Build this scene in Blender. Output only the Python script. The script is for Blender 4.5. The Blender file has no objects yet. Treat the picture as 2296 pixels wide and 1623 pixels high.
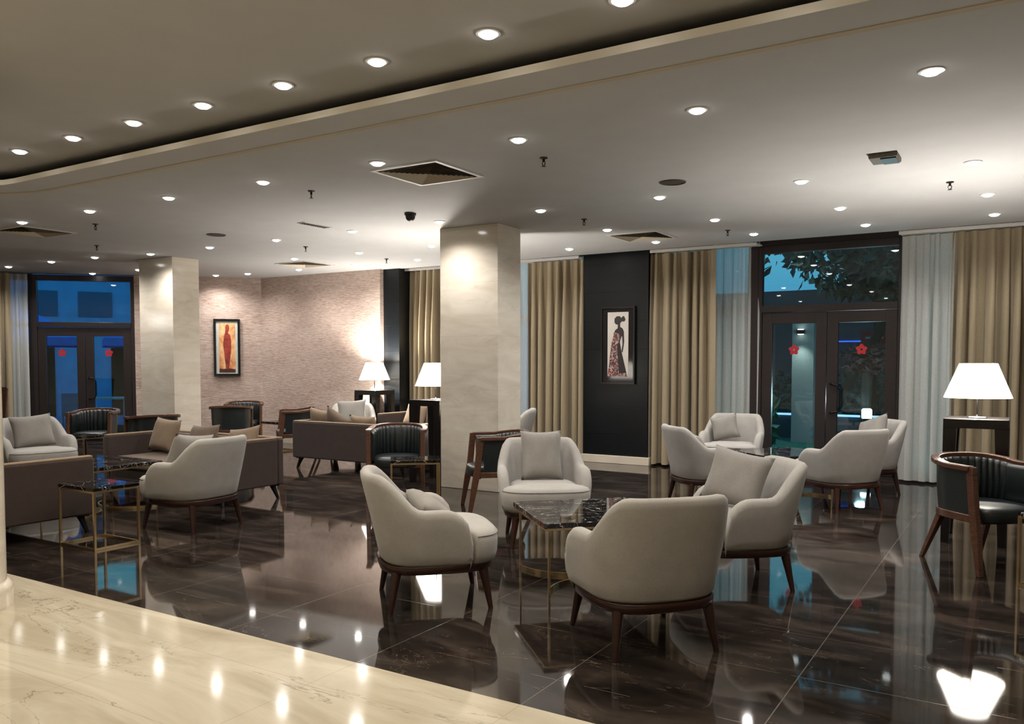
import bpy, bmesh, math, random
from mathutils import Vector, Matrix
R = math.radians
PI = math.pi
random.seed(7)
scn = bpy.context.scene
COL = scn.collection

# ------------------------------------------------------------------ materials
def mat(name):
    m = bpy.data.materials.new(name); m.use_nodes = True
    nt = m.node_tree
    return m, nt, nt.nodes['Principled BSDF']

def N(nt, typ, **kw):
    n = nt.nodes.new(typ)
    for k, v in kw.items():
        setattr(n, k, v)
    return n

def L(nt, a, b):
    nt.links.new(a, b)

def ramp(nt, stops):
    r = N(nt, 'ShaderNodeValToRGB')
    el = r.color_ramp.elements
    el[0].position, el[0].color = stops[0][0], (*stops[0][1], 1)
    el[1].position, el[1].color = stops[-1][0], (*stops[-1][1], 1)
    for p, c in stops[1:-1]:
        e = el.new(p); e.color = (*c, 1)
    return r

def texco(nt, scale=(1, 1, 1), rot=(0, 0, 0), kind='Object'):
    t = N(nt, 'ShaderNodeTexCoord'); mp = N(nt, 'ShaderNodeMapping')
    mp.inputs['Scale'].default_value = scale; mp.inputs['Rotation'].default_value = rot
    L(nt, t.outputs[kind], mp.inputs['Vector'])
    return mp.outputs['Vector']

def noise(nt, vec, scale, detail=6, rough=.55, dist=0):
    n = N(nt, 'ShaderNodeTexNoise')
    n.inputs['Scale'].default_value = scale; n.inputs['Detail'].default_value = detail
    n.inputs['Roughness'].default_value = rough; n.inputs['Distortion'].default_value = dist
    L(nt, vec, n.inputs['Vector'])
    return n.outputs['Fac']

def bump(nt, bs, h, strength=.2, dist=.01):
    b = N(nt, 'ShaderNodeBump'); b.inputs['Strength'].default_value = strength; b.inputs['Distance'].default_value = dist
    L(nt, h, b.inputs['Height']); L(nt, b.outputs['Normal'], bs.inputs['Normal'])

def mth(nt, op, a, b=None, c=None):
    n = N(nt, 'ShaderNodeMath', operation=op)
    for i, v in enumerate((a, b, c)):
        if v is None: continue
        if isinstance(v, (int, float)): n.inputs[i].default_value = v
        else: L(nt, v, n.inputs[i])
    return n.outputs[0]

def mixc(nt, fac, a, b):
    n = N(nt, 'ShaderNodeMix', data_type='RGBA')
    if isinstance(fac, (int, float)): n.inputs[0].default_value = fac
    else: L(nt, fac, n.inputs[0])
    for i, v in ((6, a), (7, b)):
        if isinstance(v, tuple): n.inputs[i].default_value = (*v, 1)
        else: L(nt, v, n.inputs[i])
    return n.outputs[2]

def simple(name, col, rough=.5, metal=0, var=.12, scale=30, bmp=0, spec=.5, stretch=(1, 1, 1)):
    m, nt, bs = mat(name)
    v = texco(nt, stretch)
    f = noise(nt, v, scale)
    r = ramp(nt, [(.3, tuple(c * (1 - var) for c in col)), (.7, tuple(min(1, c * (1 + var)) for c in col))])
    L(nt, f, r.inputs[0]); L(nt, r.outputs[0], bs.inputs['Base Color'])
    bs.inputs['Roughness'].default_value = rough; bs.inputs['Metallic'].default_value = metal
    bs.inputs['Specular IOR Level'].default_value = spec
    if bmp: bump(nt, bs, f, bmp)
    return m

def fabric(name, col, scale=260, var=.18):
    m, nt, bs = mat(name)
    v = texco(nt)
    f = noise(nt, v, scale, 3); g = noise(nt, v, 9, 3)
    r = ramp(nt, [(.3, tuple(c * (1 - var) for c in col)), (.7, tuple(c * (1 + var) for c in col))])
    L(nt, mth(nt, 'ADD', mth(nt, 'MULTIPLY', f, .7), mth(nt, 'MULTIPLY', g, .3)), r.inputs[0])
    L(nt, r.outputs[0], bs.inputs['Base Color'])
    bs.inputs['Roughness'].default_value = .92
    bs.inputs['Sheen Weight'].default_value = .12; bs.inputs['Sheen Roughness'].default_value = .5
    bs.inputs['Specular IOR Level'].default_value = .2
    bump(nt, bs, f, .25, .002)
    return m

def wood(name, a, b, rough=.3):
    m, nt, bs = mat(name)
    v = texco(nt, (3, 3, 14), kind='Object')
    f = noise(nt, v, 6, 6, .6, 1.2)
    r = ramp(nt, [(.3, a), (.7, b)])
    L(nt, f, r.inputs[0]); L(nt, r.outputs[0], bs.inputs['Base Color'])
    bs.inputs['Roughness'].default_value = rough
    return m

def emis(name, col, s):
    m, nt, bs = mat(name)
    bs.inputs['Base Color'].default_value = (*col, 1)
    bs.inputs['Emission Color'].default_value = (*col, 1); bs.inputs['Emission Strength'].default_value = s
    return m

M = {}
M['fabric'] = fabric('light_grey_fabric', (.35, .332, .31))
M['pillow'] = fabric('grey_pillow_linen', (.25, .233, .213), 200)
M['pillow_tan'] = fabric('tan_pillow', (.20, .145, .10), 200)
M['pillow_brown'] = fabric('brown_pillow', (.13, .095, .07), 200)
M['pillow_olive'] = fabric('olive_pillow', (.12, .095, .05), 200)
M['sofa'] = fabric('brown_sofa_fabric', (.048, .033, .029), 180, .22)
M['sofa_in'] = fabric('taupe_sofa_cushion', (.125, .092, .068), 180)
M['piping'] = fabric('tan_piping', (.22, .155, .10))
M['wood'] = wood('walnut', (.016, .006, .004), (.042, .014, .009), .28)
M['railwood'] = wood('brown_bentwood', (.060, .026, .016), (.125, .056, .034), .22)  # flat near-black sheet in place of the shaded interior
M['leather'] = simple('dark_green_black_leather', (.012, .017, .018), .33, 0, .25, 60, .12, .6)
M['blackwood'] = simple('black_lacquered_wood', (.006, .005, .005), .28, 0, .2, 8)
M['blackmetal'] = simple('black_metal', (.01, .009, .009), .35, .6, .1)
M['gold'] = simple('polished_brass', (.78, .60, .34), .24, 1, .08, 12)
M['darkplastic'] = simple('dark_plastic', (.015, .013, .012), .4)
M['chrome'] = simple('brushed_steel', (.55, .55, .55), .2, 1, .05)
M['frame'] = simple('bronze_aluminium', (.036, .028, .028), .38, .35, .12, 20, 0, .5, (1, 1, 6))
M['plinth'] = simple('cream_plinth_stone', (.62, .55, .45), .3, 0, .06, 4)
M['white'] = simple('white_paint', (.62, .60, .57), .5, 0, .04, 5)
M['ceiling'] = simple('matt_ceiling_paint', (.50, .50, .50), .9, 0, .03, 3, 0, .1)
M['lip'] = simple('cream_ceiling_edge', (.78, .73, .63), .7, 0, .03, 3, 0, .1)
M['groove'] = simple('tan_ceiling_groove', (.50, .44, .34), .9, 0, .05, 6, 0, .1)
M['void'] = simple('painted_cavity_shade', (.012, .010, .009), .95, 0, .1, 5, 0, 0)  # near-black colour stands in for shade in recesses, gaps and openings
M['red'] = simple('red_vinyl', (.42, .018, .025), .5, 0, .08, 30)
M['lens'] = emis('downlight_lens', (1, .96, .90), 14)
M['steel_ring'] = simple('white_metal_ring', (.7, .7, .68), .35, .2, .05)

def marble_dark():
    m, nt, bs = mat('polished_dark_emperador')
    v = texco(nt, (.55, 1.5, 1))
    f = noise(nt, v, 2.6, 10, .62, 1.0)
    r = ramp(nt, [(.30, (.006, .0045, .004)), (.5, (.020, .0150, .0125)), (.70, (.058, .043, .035))])
    L(nt, f, r.inputs[0])
    v2 = texco(nt, (.9, 2.2, 1), (0, 0, .15))
    f2 = noise(nt, v2, 1.7, 8, .55, 2.2)
    vein = mth(nt, 'LESS_THAN', mth(nt, 'ABSOLUTE', mth(nt, 'SUBTRACT', f2, .5)), .0022)
    fine = noise(nt, v2, 3.1, 3)
    vein = mth(nt, 'MULTIPLY', vein, mth(nt, 'GREATER_THAN', fine, .53))
    c = mixc(nt, mth(nt, 'MULTIPLY', vein, .5), r.outputs[0], (.22, .17, .12))
    t = N(nt, 'ShaderNodeTexCoord'); s = N(nt, 'ShaderNodeSeparateXYZ'); L(nt, t.outputs['Object'], s.inputs[0])
    def joint(o, size, off, w):
        x = mth(nt, 'FRACT', mth(nt, 'ADD', mth(nt, 'DIVIDE', o, size), off))
        return mth(nt, 'GREATER_THAN', mth(nt, 'ABSOLUTE', mth(nt, 'SUBTRACT', x, .5)), .5 - w / size / 2)
    jx = joint(s.outputs[0], .96, .92, .005)
    jy = joint(s.outputs[1], .64, .73, .004)
    j = mth(nt, 'MAXIMUM', jx, mth(nt, 'MULTIPLY', jy, mth(nt, 'GREATER_THAN', fine, .47)))
    c = mixc(nt, mth(nt, 'MULTIPLY', j, .42), c, (.20, .165, .13))
    L(nt, c, bs.inputs['Base Color'])
    L(nt, mth(nt, 'ADD', mth(nt, 'MULTIPLY', noise(nt, v, 1.2, 3), .06), mth(nt, 'ADD', mth(nt, 'MULTIPLY', j, .15), .015)), bs.inputs['Roughness'])
    bs.inputs['Specular IOR Level'].default_value = .5
    return m
M['floor'] = marble_dark()

def marble_cream(name, a, b, vein, rough, sc=(1, 1, 1), veinw=.003, tile=None, vf=.55):
    m, nt, bs = mat(name)
    v = texco(nt, sc)
    f = noise(nt, v, 2.2, 9, .6, .9)
    r = ramp(nt, [(.3, a), (.7, b)])
    L(nt, f, r.inputs[0])
    f2 = noise(nt, v, 1.5, 9, .6, 1.6)
    msk = noise(nt, v, 1.1, 2)
    vn = mth(nt, 'MULTIPLY', mth(nt, 'LESS_THAN', mth(nt, 'ABSOLUTE', mth(nt, 'SUBTRACT', f2, .5)), veinw), mth(nt, 'GREATER_THAN', msk, .54))
    c = mixc(nt, mth(nt, 'MULTIPLY', vn, vf), r.outputs[0], vein)
    if tile:
        t = N(nt, 'ShaderNodeTexCoord'); s = N(nt, 'ShaderNodeSeparateXYZ'); L(nt, t.outputs['Object'], s.inputs[0])
        for ax, size, off in tile:
            x = mth(nt, 'FRACT', mth(nt, 'ADD', mth(nt, 'DIVIDE', s.outputs[ax], size), off))
            j = mth(nt, 'GREATER_THAN', mth(nt, 'ABSOLUTE', mth(nt, 'SUBTRACT', x, .5)), .5 - .0015 / size)
            c = mixc(nt, mth(nt, 'MULTIPLY', j, .4), c, vein)
    L(nt, c, bs.inputs['Base Color'])
    bs.inputs['Roughness'].default_value = rough
    return m
M['floor_cream'] = marble_cream('polished_cream_marble', (.37, .315, .22), (.62, .56, .45), (.16, .12, .08), .09, (.30, 1.3, 1), .0035, [(0, .96, .92), (1, .64, .73)])
M['column'] = marble_cream('cream_column_marble', (.62, .55, .45), (.78, .72, .62), (.36, .28, .19), .13, (.7, .7, 2.4), .002, [(2, .62, .1)])
M['stonewall'] = None

def stonewall():
    m, nt, bs = mat('split_face_beige_stone')
    v = texco(nt, (1.6, 1.6, 9))
    f = noise(nt, v, 5.5, 10, .75, .5)
    g = noise(nt, texco(nt, (.6, .6, 1.6)), 1.4, 4)
    k = mth(nt, 'ADD', mth(nt, 'MULTIPLY', f, .75), mth(nt, 'MULTIPLY', g, .25))
    r = ramp(nt, [(.36, (.34, .225, .18)), (.5, (.58, .45, .385)), (.64, (.76, .64, .57))])
    L(nt, k, r.inputs[0]); L(nt, r.outputs[0], bs.inputs['Base Color'])
    bs.inputs['Roughness'].default_value = .8
    bump(nt, bs, f, .9, .03)
    return m
M['stonewall'] = stonewall()

def panelwall():
    m, nt, bs = mat('dark_blue_black_panels')
    t = N(nt, 'ShaderNodeTexCoord'); s = N(nt, 'ShaderNodeSeparateXYZ'); L(nt, t.outputs['Object'], s.inputs[0])
    x = mth(nt, 'FRACT', mth(nt, 'DIVIDE', s.outputs[2], .42))
    j = mth(nt, 'GREATER_THAN', mth(nt, 'ABSOLUTE', mth(nt, 'SUBTRACT', x, .5)), .488)
    f = noise(nt, texco(nt, (1, 1, 8)), 7, 6)
    r = ramp(nt, [(.3, (.0025, .0035, .0045)), (.7, (.006, .008, .010))]); L(nt, f, r.inputs[0])
    L(nt, mixc(nt, j, r.outputs[0], (.0015, .0015, .0015)), bs.inputs['Base Color'])
    bs.inputs['Specular IOR Level'].default_value = .35
    bs.inputs['Roughness'].default_value = .3
    bump(nt, bs, mth(nt, 'SUBTRACT', 1, j), .5, .01)
    return m
M['panel'] = panelwall()

def marble_top():
    m, nt, bs = mat('black_marble_white_veins')
    f = noise(nt, texco(nt, (.8, 2.4, 1), (0, 0, .5)), 2.6, 7, .5, 1.5)
    vn = mth(nt, 'LESS_THAN', mth(nt, 'ABSOLUTE', mth(nt, 'SUBTRACT', f, .5)), .0045)
    f3 = noise(nt, texco(nt, (3, 1, 1), (0, 0, 1.1)), 2.3, 8, .6, 1.2)
    vn2 = mth(nt, 'MULTIPLY', mth(nt, 'LESS_THAN', mth(nt, 'ABSOLUTE', mth(nt, 'SUBTRACT', f3, .47)), .0018), .5)
    L(nt, mixc(nt, mth(nt, 'MAXIMUM', vn, vn2), (.006, .005, .005), (.42, .40, .37)), bs.inputs['Base Color'])
    bs.inputs['Roughness'].default_value = .04; bs.inputs['Specular IOR Level'].default_value = .7
    return m
M['marbletop'] = marble_top()

def glass(name, tint, refl=.6):
    m = bpy.data.materials.new(name); m.use_nodes = True; nt = m.node_tree
    nt.nodes.remove(nt.nodes['Principled BSDF'])
    out = nt.nodes['Material Output']
    tr = N(nt, 'ShaderNodeBsdfTransparent'); tr.inputs[0].default_value = (*tint, 1)
    gl = N(nt, 'ShaderNodeBsdfGlossy'); gl.inputs['Roughness'].default_value = .012
    fr = N(nt, 'ShaderNodeFresnel'); fr.inputs['IOR'].default_value = 1.5
    mx = N(nt, 'ShaderNodeMixShader')
    nz = noise(nt, texco(nt), 3)
    f = mth(nt, 'ADD', mth(nt, 'MULTIPLY', fr.outputs[0], 1.5), mth(nt, 'MULTIPLY', nz, .01))
    L(nt, f, mx.inputs[0]); L(nt, tr.outputs[0], mx.inputs[1]); L(nt, gl.outputs[0], mx.inputs[2])
    L(nt, mx.outputs[0], out.inputs[0])
    return m
M['glass'] = glass('window_glass', (.62, .78, .80))

def curtain_mat(name, col, trans, alpha=1.0, rough=.6, sheen=.3, warp=1):
    m = bpy.data.materials.new(name); m.use_nodes = True; nt = m.node_tree
    nt.nodes.remove(nt.nodes['Principled BSDF'])
    out = nt.nodes['Material Output']
    f = noise(nt, texco(nt, (40, 40, 6)), 8, 3)
    r = ramp(nt, [(.3, tuple(c * .85 for c in col)), (.7, tuple(min(1, c * 1.12) for c in col))]); L(nt, f, r.inputs[0])
    d = N(nt, 'ShaderNodeBsdfPrincipled'); L(nt, r.outputs[0], d.inputs['Base Color']); d.inputs['Roughness'].default_value = rough
    d.inputs['Sheen Weight'].default_value = sheen; d.inputs['Specular IOR Level'].default_value = .3
    t = N(nt, 'ShaderNodeBsdfTranslucent'); L(nt, r.outputs[0], t.inputs[0])
    mx = N(nt, 'ShaderNodeMixShader'); mx.inputs[0].default_value = trans
    L(nt, d.outputs[0], mx.inputs[1]); L(nt, t.outputs[0], mx.inputs[2])
    sh = mx.outputs[0]
    if alpha < 1:
        tp = N(nt, 'ShaderNodeBsdfTransparent'); m2 = N(nt, 'ShaderNodeMixShader'); m2.inputs[0].default_value = alpha
        L(nt, tp.outputs[0], m2.inputs[1]); L(nt, sh, m2.inputs[2]); sh = m2.outputs[0]
    L(nt, sh, out.inputs[0])
    return m
M['curtain'] = curtain_mat('tan_satin_curtain', (.33, .265, .17), .02, rough=.42)
M['sheer'] = curtain_mat('white_sheer_voile', (.74, .76, .73), .25, .74)

def shade_mat():
    m, nt, bs = mat('white_lamp_shade')
    f = noise(nt, texco(nt), 120, 2)
    r = ramp(nt, [(.3, (.92, .88, .80)), (.7, (1, .96, .9))]); L(nt, f, r.inputs[0])
    L(nt, r.outputs[0], bs.inputs['Base Color'])
    bs.inputs['Emission Color'].default_value = (1, .93, .82, 1); bs.inputs['Emission Strength'].default_value = 6
    bs.inputs['Roughness'].default_value = .9
    return m
M['shade'] = shade_mat()

# ------------------------------------------------------------------ mesh helpers
def link(name, bm, m, parent=None, smooth=False, bevel=0, sub=0, angle=40, seg=2):
    me = bpy.data.meshes.new(name)
    bmesh.ops.recalc_face_normals(bm, faces=bm.faces)
    bm.to_mesh(me); bm.free()
    o = bpy.data.objects.new(name, me); COL.objects.link(o)
    me.materials.append(m)
    if smooth:
        me.shade_smooth()
        if angle < 180: me.set_sharp_from_angle(angle=R(angle))
    if bevel:
        b = o.modifiers.new('bevel', 'BEVEL'); b.width = bevel; b.segments = seg; b.limit_method = 'ANGLE'
        me.shade_smooth()
        b.harden_normals = False
        me.set_sharp_from_angle(angle=R(60))
    if sub:
        s = o.modifiers.new('sub', 'SUBSURF'); s.levels = sub; s.render_levels = sub
    if parent: o.parent = parent
    return o

def bx(bm, x0, x1, y0, y1, z0, z1, mtx=None):
    vs = [bm.verts.new(Vector(p)) for p in ((x0, y0, z0), (x1, y0, z0), (x1, y1, z0), (x0, y1, z0), (x0, y0, z1), (x1, y0, z1), (x1, y1, z1), (x0, y1, z1))]
    for f in ((0, 3, 2, 1), (4, 5, 6, 7), (0, 1, 5, 4), (1, 2, 6, 5), (2, 3, 7, 6), (3, 0, 4, 7)):
        bm.faces.new([vs[i] for i in f])
    if mtx: bmesh.ops.transform(bm, matrix=mtx, verts=vs)
    return vs

def box(name, x0, x1, y0, y1, z0, z1, m, parent=None, bevel=0, seg=2):
    bm = bmesh.new(); bx(bm, x0, x1, y0, y1, z0, z1)
    return link(name, bm, m, parent, bevel=bevel, seg=seg)

def rings(bm, loops, cap0=True, cap1=True, closed=True):
    """skin a list of vertex loops"""
    vl = [[bm.verts.new(Vector(p)) for p in lp] for lp in loops]
    n = len(vl[0])
    for a, b in zip(vl[:-1], vl[1:]):
        for i in range(n if closed else n - 1):
            j = (i + 1) % n
            bm.faces.new((a[i], a[j], b[j], b[i]))
    if cap0: bm.faces.new(vl[0][::-1])
    if cap1: bm.faces.new(vl[-1])
    return vl

def circ(cx, cy, z, r, n=20, ry=None):
    ry = r if ry is None else ry
    return [(cx + r * math.cos(2 * PI * i / n), cy + ry * math.sin(2 * PI * i / n), z) for i in range(n)]

def lathe(bm, prof, cx=0, cy=0, n=24):
    rings(bm, [circ(cx, cy, z, r, n) for r, z in prof])

def taper(bm, p0, p1, r0, r1, n=12, sq=False, rot=0):
    """tapered leg from p0 (top) to p1 (bottom)"""
    if sq:
        lp = lambda p, r: [(p[0] + sx * r * math.cos(rot) - sy * r * math.sin(rot), p[1] + sx * r * math.sin(rot) + sy * r * math.cos(rot), p[2]) for sx, sy in ((1, 1), (-1, 1), (-1, -1), (1, -1))]
    else:
        lp = lambda p, r: circ(p[0], p[1], p[2], r, n)
    mid = [(p0[i] * .5 + p1[i] * .5) for i in range(3)]
    rings(bm, [lp(p0, r0), lp(mid, (r0 + r1) / 2 * .97), lp(p1, r1)])

def sweep(bm, pts, w, h, closed=False, r=0, n=8):
    """sweep a w (sideways) x h (up) profile along pts; r>0 gives a round tube"""
    P = [Vector(p) for p in pts]; loops = []
    for i, p in enumerate(P):
        a = P[i - 1] if (i > 0 or closed) else p
        b = P[(i + 1) % len(P)] if (i < len(P) - 1 or closed) else p
        t = (b - a).normalized()
        up = Vector((0, 0, 1)) if abs(t.z) < .95 else Vector((0, 1, 0))
        s = t.cross(up).normalized(); u = s.cross(t).normalized()
        if r: loops.append([p + s * r * math.cos(2 * PI * k / n) + u * r * math.sin(2 * PI * k / n) for k in range(n)])
        else: loops.append([p + s * (w / 2) + u * (h / 2), p - s * (w / 2) + u * (h / 2), p - s * (w / 2) - u * (h / 2), p + s * (w / 2) - u * (h / 2)])
    if closed:
        loops.append(loops[0]); rings(bm, loops, False, False); bmesh.ops.remove_doubles(bm, verts=bm.verts, dist=1e-6)
    else: rings(bm, loops)

def tag(o, label, cat, group=None, kind=None):
    o['label'] = label; o['category'] = cat
    if group: o['group'] = group
    if kind: o['kind'] = kind
    return o

def struct(o, label=None):
    o['kind'] = 'structure'
    if label: o['label'] = label
    return o

def empty(name, loc=(0, 0, 0), rz=0):
    o = bpy.data.objects.new(name, None); COL.objects.link(o)
    o.location = loc; o.rotation_euler = (0, 0, rz); o.empty_display_size = .1
    return o

def copy_tree(o, parent=None):
    c = o.copy(); COL.objects.link(c); c.parent = parent
    for k in ('label', 'category', 'group'):
        if parent is None and k in c: del c[k]
    for ch in list(o.children):
        copy_tree(ch, c)
    return c

class Proto:
    """first use hands out the original, later uses hand out copies"""
    def __init__(s, maker): s.maker = maker; s.o = None
    def get(s):
        if s.o is None: s.o = s.maker(); return s.o
        return copy_tree(s.o)
    def put(s, loc, ang, label, cat, group=None):
        """ang = direction (degrees, world XY) the local +Y front looks to"""
        o = s.get(); o.location = loc; o.rotation_euler = (0, 0, R(ang - 90))
        return tag(o, label, cat, group)

# ------------------------------------------------------------------ room shell
CZ = 3.07     # lower ceiling
UZ = 3.20     # raised ceiling panel
o = struct(box('floor', -19, 4, 3.04, 11.75, -.12, 0, M['floor']), 'polished dark brown marble floor')
o = struct(box('floor', -19, 4, -6, 3.04, -.12, 0, M['floor_cream']), 'polished cream marble floor in the foreground')

def arc(cx, cy, r, a0, a1, n=8):
    return [(cx + r * math.cos(R(a0 + (a1 - a0) * i / n)), cy + r * math.sin(R(a0 + (a1 - a0) * i / n))) for i in range(n + 1)]
# lower ceiling: outline with the cut out of the raised panel (rounded corner)
def slab(name, pts, z0, z1, m):
    bm = bmesh.new(); rings(bm, [[(x, y, z0) for x, y in pts], [(x, y, z1) for x, y in pts]])
    return link(name, bm, m)
TX = -8.35
edge = [(4, 3.94)] + arc(TX + .75, 3.94 - .75, .75, 90, 180)[:] + [(TX, -6)]
outl = edge + [(-19, -6), (-19, 4.2), (-12.3, 10.95), (4, 10.95)]
struct(slab('ceiling', outl, CZ, CZ + .043, M['ceiling']), 'flat grey lower ceiling with downlights')
# cream edge of the lower ceiling round the raised panel
bm = bmesh.new()
ip = [(x, y) for x, y in edge]
op = [(4, 3.935)] + arc(TX + .755, 3.94 - .755, .75, 90, 180) + [(TX + .005, -6)]
rings(bm, [[(x, y, CZ - .001) for x, y in ip], [(x, y, CZ + .044) for x, y in ip]], False, False, False)
for v in list(bm.verts): pass
bmesh.ops.translate(bm, verts=bm.verts, vec=(.004, -.004, 0))
struct(link('trim', bm, M['lip']), 'cream edge of the lower ceiling').name = 'trim_1'
struct(box('ceiling', -8.9, 4, -6, 4.35, UZ, UZ + .1, M['ceiling']), 'raised ceiling panel above the foreground')
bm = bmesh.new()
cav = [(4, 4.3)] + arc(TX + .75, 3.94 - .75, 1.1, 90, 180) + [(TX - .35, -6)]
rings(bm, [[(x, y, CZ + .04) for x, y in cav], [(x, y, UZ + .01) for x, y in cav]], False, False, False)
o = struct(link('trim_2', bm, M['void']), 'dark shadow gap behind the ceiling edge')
# cavity floor (top of the lower slab), shade painted near-black so the gap reads black
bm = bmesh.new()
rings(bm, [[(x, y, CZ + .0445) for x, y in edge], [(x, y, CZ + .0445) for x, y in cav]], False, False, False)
struct(link('trim_3', bm, M['void']), 'top of the ceiling edge with the gap shade painted on')
# shallow tan groove running beside the edge
bm = bmesh.new()
g0 = [(4, 4.26)] + arc(TX + .75, 3.94 - .75, 1.07, 90, 180) + [(TX - .32, -6)]
sweep(bm, [(x, y, CZ - .001) for x, y in g0], .05, .006)
struct(link('trim_4', bm, M['groove']), 'thin tan line on the lower ceiling')
# curtain pelmet above the windows, the shade of its recess painted in
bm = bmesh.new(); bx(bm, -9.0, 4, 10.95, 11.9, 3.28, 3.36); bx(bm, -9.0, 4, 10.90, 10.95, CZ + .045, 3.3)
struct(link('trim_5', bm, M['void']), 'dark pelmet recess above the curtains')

# beige stone walls
def wallpoly(name, p0, p1, z0, z1, m, t=.15, label=None):
    d = Vector((p1[0] - p0[0], p1[1] - p0[1])).normalized(); nn = Vector((-d.y, d.x)) * t
    bm = bmesh.new()
    lp = [(p0[0], p0[1]), (p1[0], p1[1]), (p1[0] + nn.x, p1[1] + nn.y), (p0[0] + nn.x, p0[1] + nn.y)]
    rings(bm, [[(x, y, z0) for x, y in lp], [(x, y, z1) for x, y in lp]])
    return struct(link(name, bm, m), label)
wallpoly('wall_back', (-12.27, 10.78), (-9.33, 10.78), 0, 3.09, M['stonewall'], label='beige split stone wall behind the lamp')
D0 = Vector((-12.25, 10.78)); DD = Vector((-1, -1)).normalized()
def W(s, off=0):     # point on the slanting wall, s metres from its right end; off = towards the room
    p = D0 + DD * s + Vector((1, -1)).normalized() * off
    return (p.x, p.y)
S_DR, S_DL = 2.22, 3.90      # door opening in the slanting wall
wallpoly('wall_left', W(S_DR), W(0), 0, 3.09, M['stonewall'], label='beige split stone wall with the red painting')
wallpoly('wall_left', W(9.6), W(6.2), 0, 3.09, M['white'], label='plain wall left of the far window')
# remaining hidden walls of the lobby (light bounces off them)
struct(box('wall_right', 4, 4.15, -6, 12, -.1, 3.4, M['column']))
struct(box('wall_rear', -19, 4.15, -6.15, -6, -.1, 3.4, M['column']))
struct(box('wall_far', -19.15, -19, -6.15, 4.2, -.1, 3.4, M['column']))
bm = bmesh.new(); sweep(bm, [(-9.34, 10.765, .05), (-12.26, 10.765, .05), (*W(S_DR - .02, .015), .05)], .02, .10)
struct(link('baseboard_back', bm, M['plinth']), 'low cream skirting')

# dark panelled piers of the window wall
bm = bmesh.new(); bx(bm, -9.33, -8.99, 10.87, 11.7, 0, 3.30)
struct(link('wall_pier', bm, M['panel']), 'glossy dark panelled pier beside the stone wall')
bm = bmesh.new(); bx(bm, -5.66, -4.62, 11.15, 11.7, 0, 3.30)
struct(link('wall_pier', bm, M['panel']), 'dark panelled pier carrying the framed figure print')
struct(box('baseboard_pier', -5.68, -4.58, 11.10, 11.149, 0, .115, M['plinth'], bevel=.004), 'cream plinth of the dark pier')
bm = bmesh.new(); bx(bm, -4.615, -4.58, 11.15, 11.6, 0, .115); bx(bm, -5.70, -5.665, 11.15, 11.6, 0, .115)
struct(link('baseboard_pier', bm, M['plinth']), 'cream plinth returns of the dark pier')

# window wall: frames and glass.  GY = glass plane
GY = 11.58
def window(n, x0, x1, mull, z0=.03, z1=3.26, bar=2.20):
    bm = bmesh.new()
    bx(bm, x0, x1, GY - .04, GY + .05, z0, z0 + .07); bx(bm, x0, x1, GY - .04, GY + .05, z1 - .12, z1)
    bx(bm, x0, x1, GY - .035, GY + .045, bar - .04, bar + .04)
    for x in [x0] + list(mull) + [x1 - .07]:
        bx(bm, x, x + .07, GY - .05, GY + .055, z0, z1)
    e = link('window_%d' % n, bm, M['frame']); struct(e)
    g = box('glass_pane', x0 + .01, x1 - .01, GY, GY + .012, z0 + .02, z1 - .02, M['glass'], e)
    return e
window(1, -8.99, -5.66, (-7.3,))
window(2, -4.62, -3.22, (-3.95,))
window(3, -1.28, 4.0, (.2, 1.7, 3.0))
struct(box('trim_6', -9, 4, 11.45, 11.75, -.02, .03, M['frame']), 'bronze threshold under the windows')

def flower(name, r=.07, t=.002):
    """five petalled red flower with a stamen ring, in local XZ, facing -Y"""
    bm = bmesh.new()
    for k in range(5):
        a = 2 * PI * k / 5 + PI / 2
        c = (math.cos(a) * r * .56, math.sin(a) * r * .56)
        pts = []
        for i in range(14):
            b = 2 * PI * i / 14
            rr = r * .44 * (1 + .10 * math.cos(3 * (b - a)))
            pts.append((c[0] + rr * math.cos(b), c[1] + rr * math.sin(b)))
        rings(bm, [[(x, -t * (k + 1) * .3, z) for x, z in pts], [(x, 0, z) for x, z in pts]])
    return bm

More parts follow.
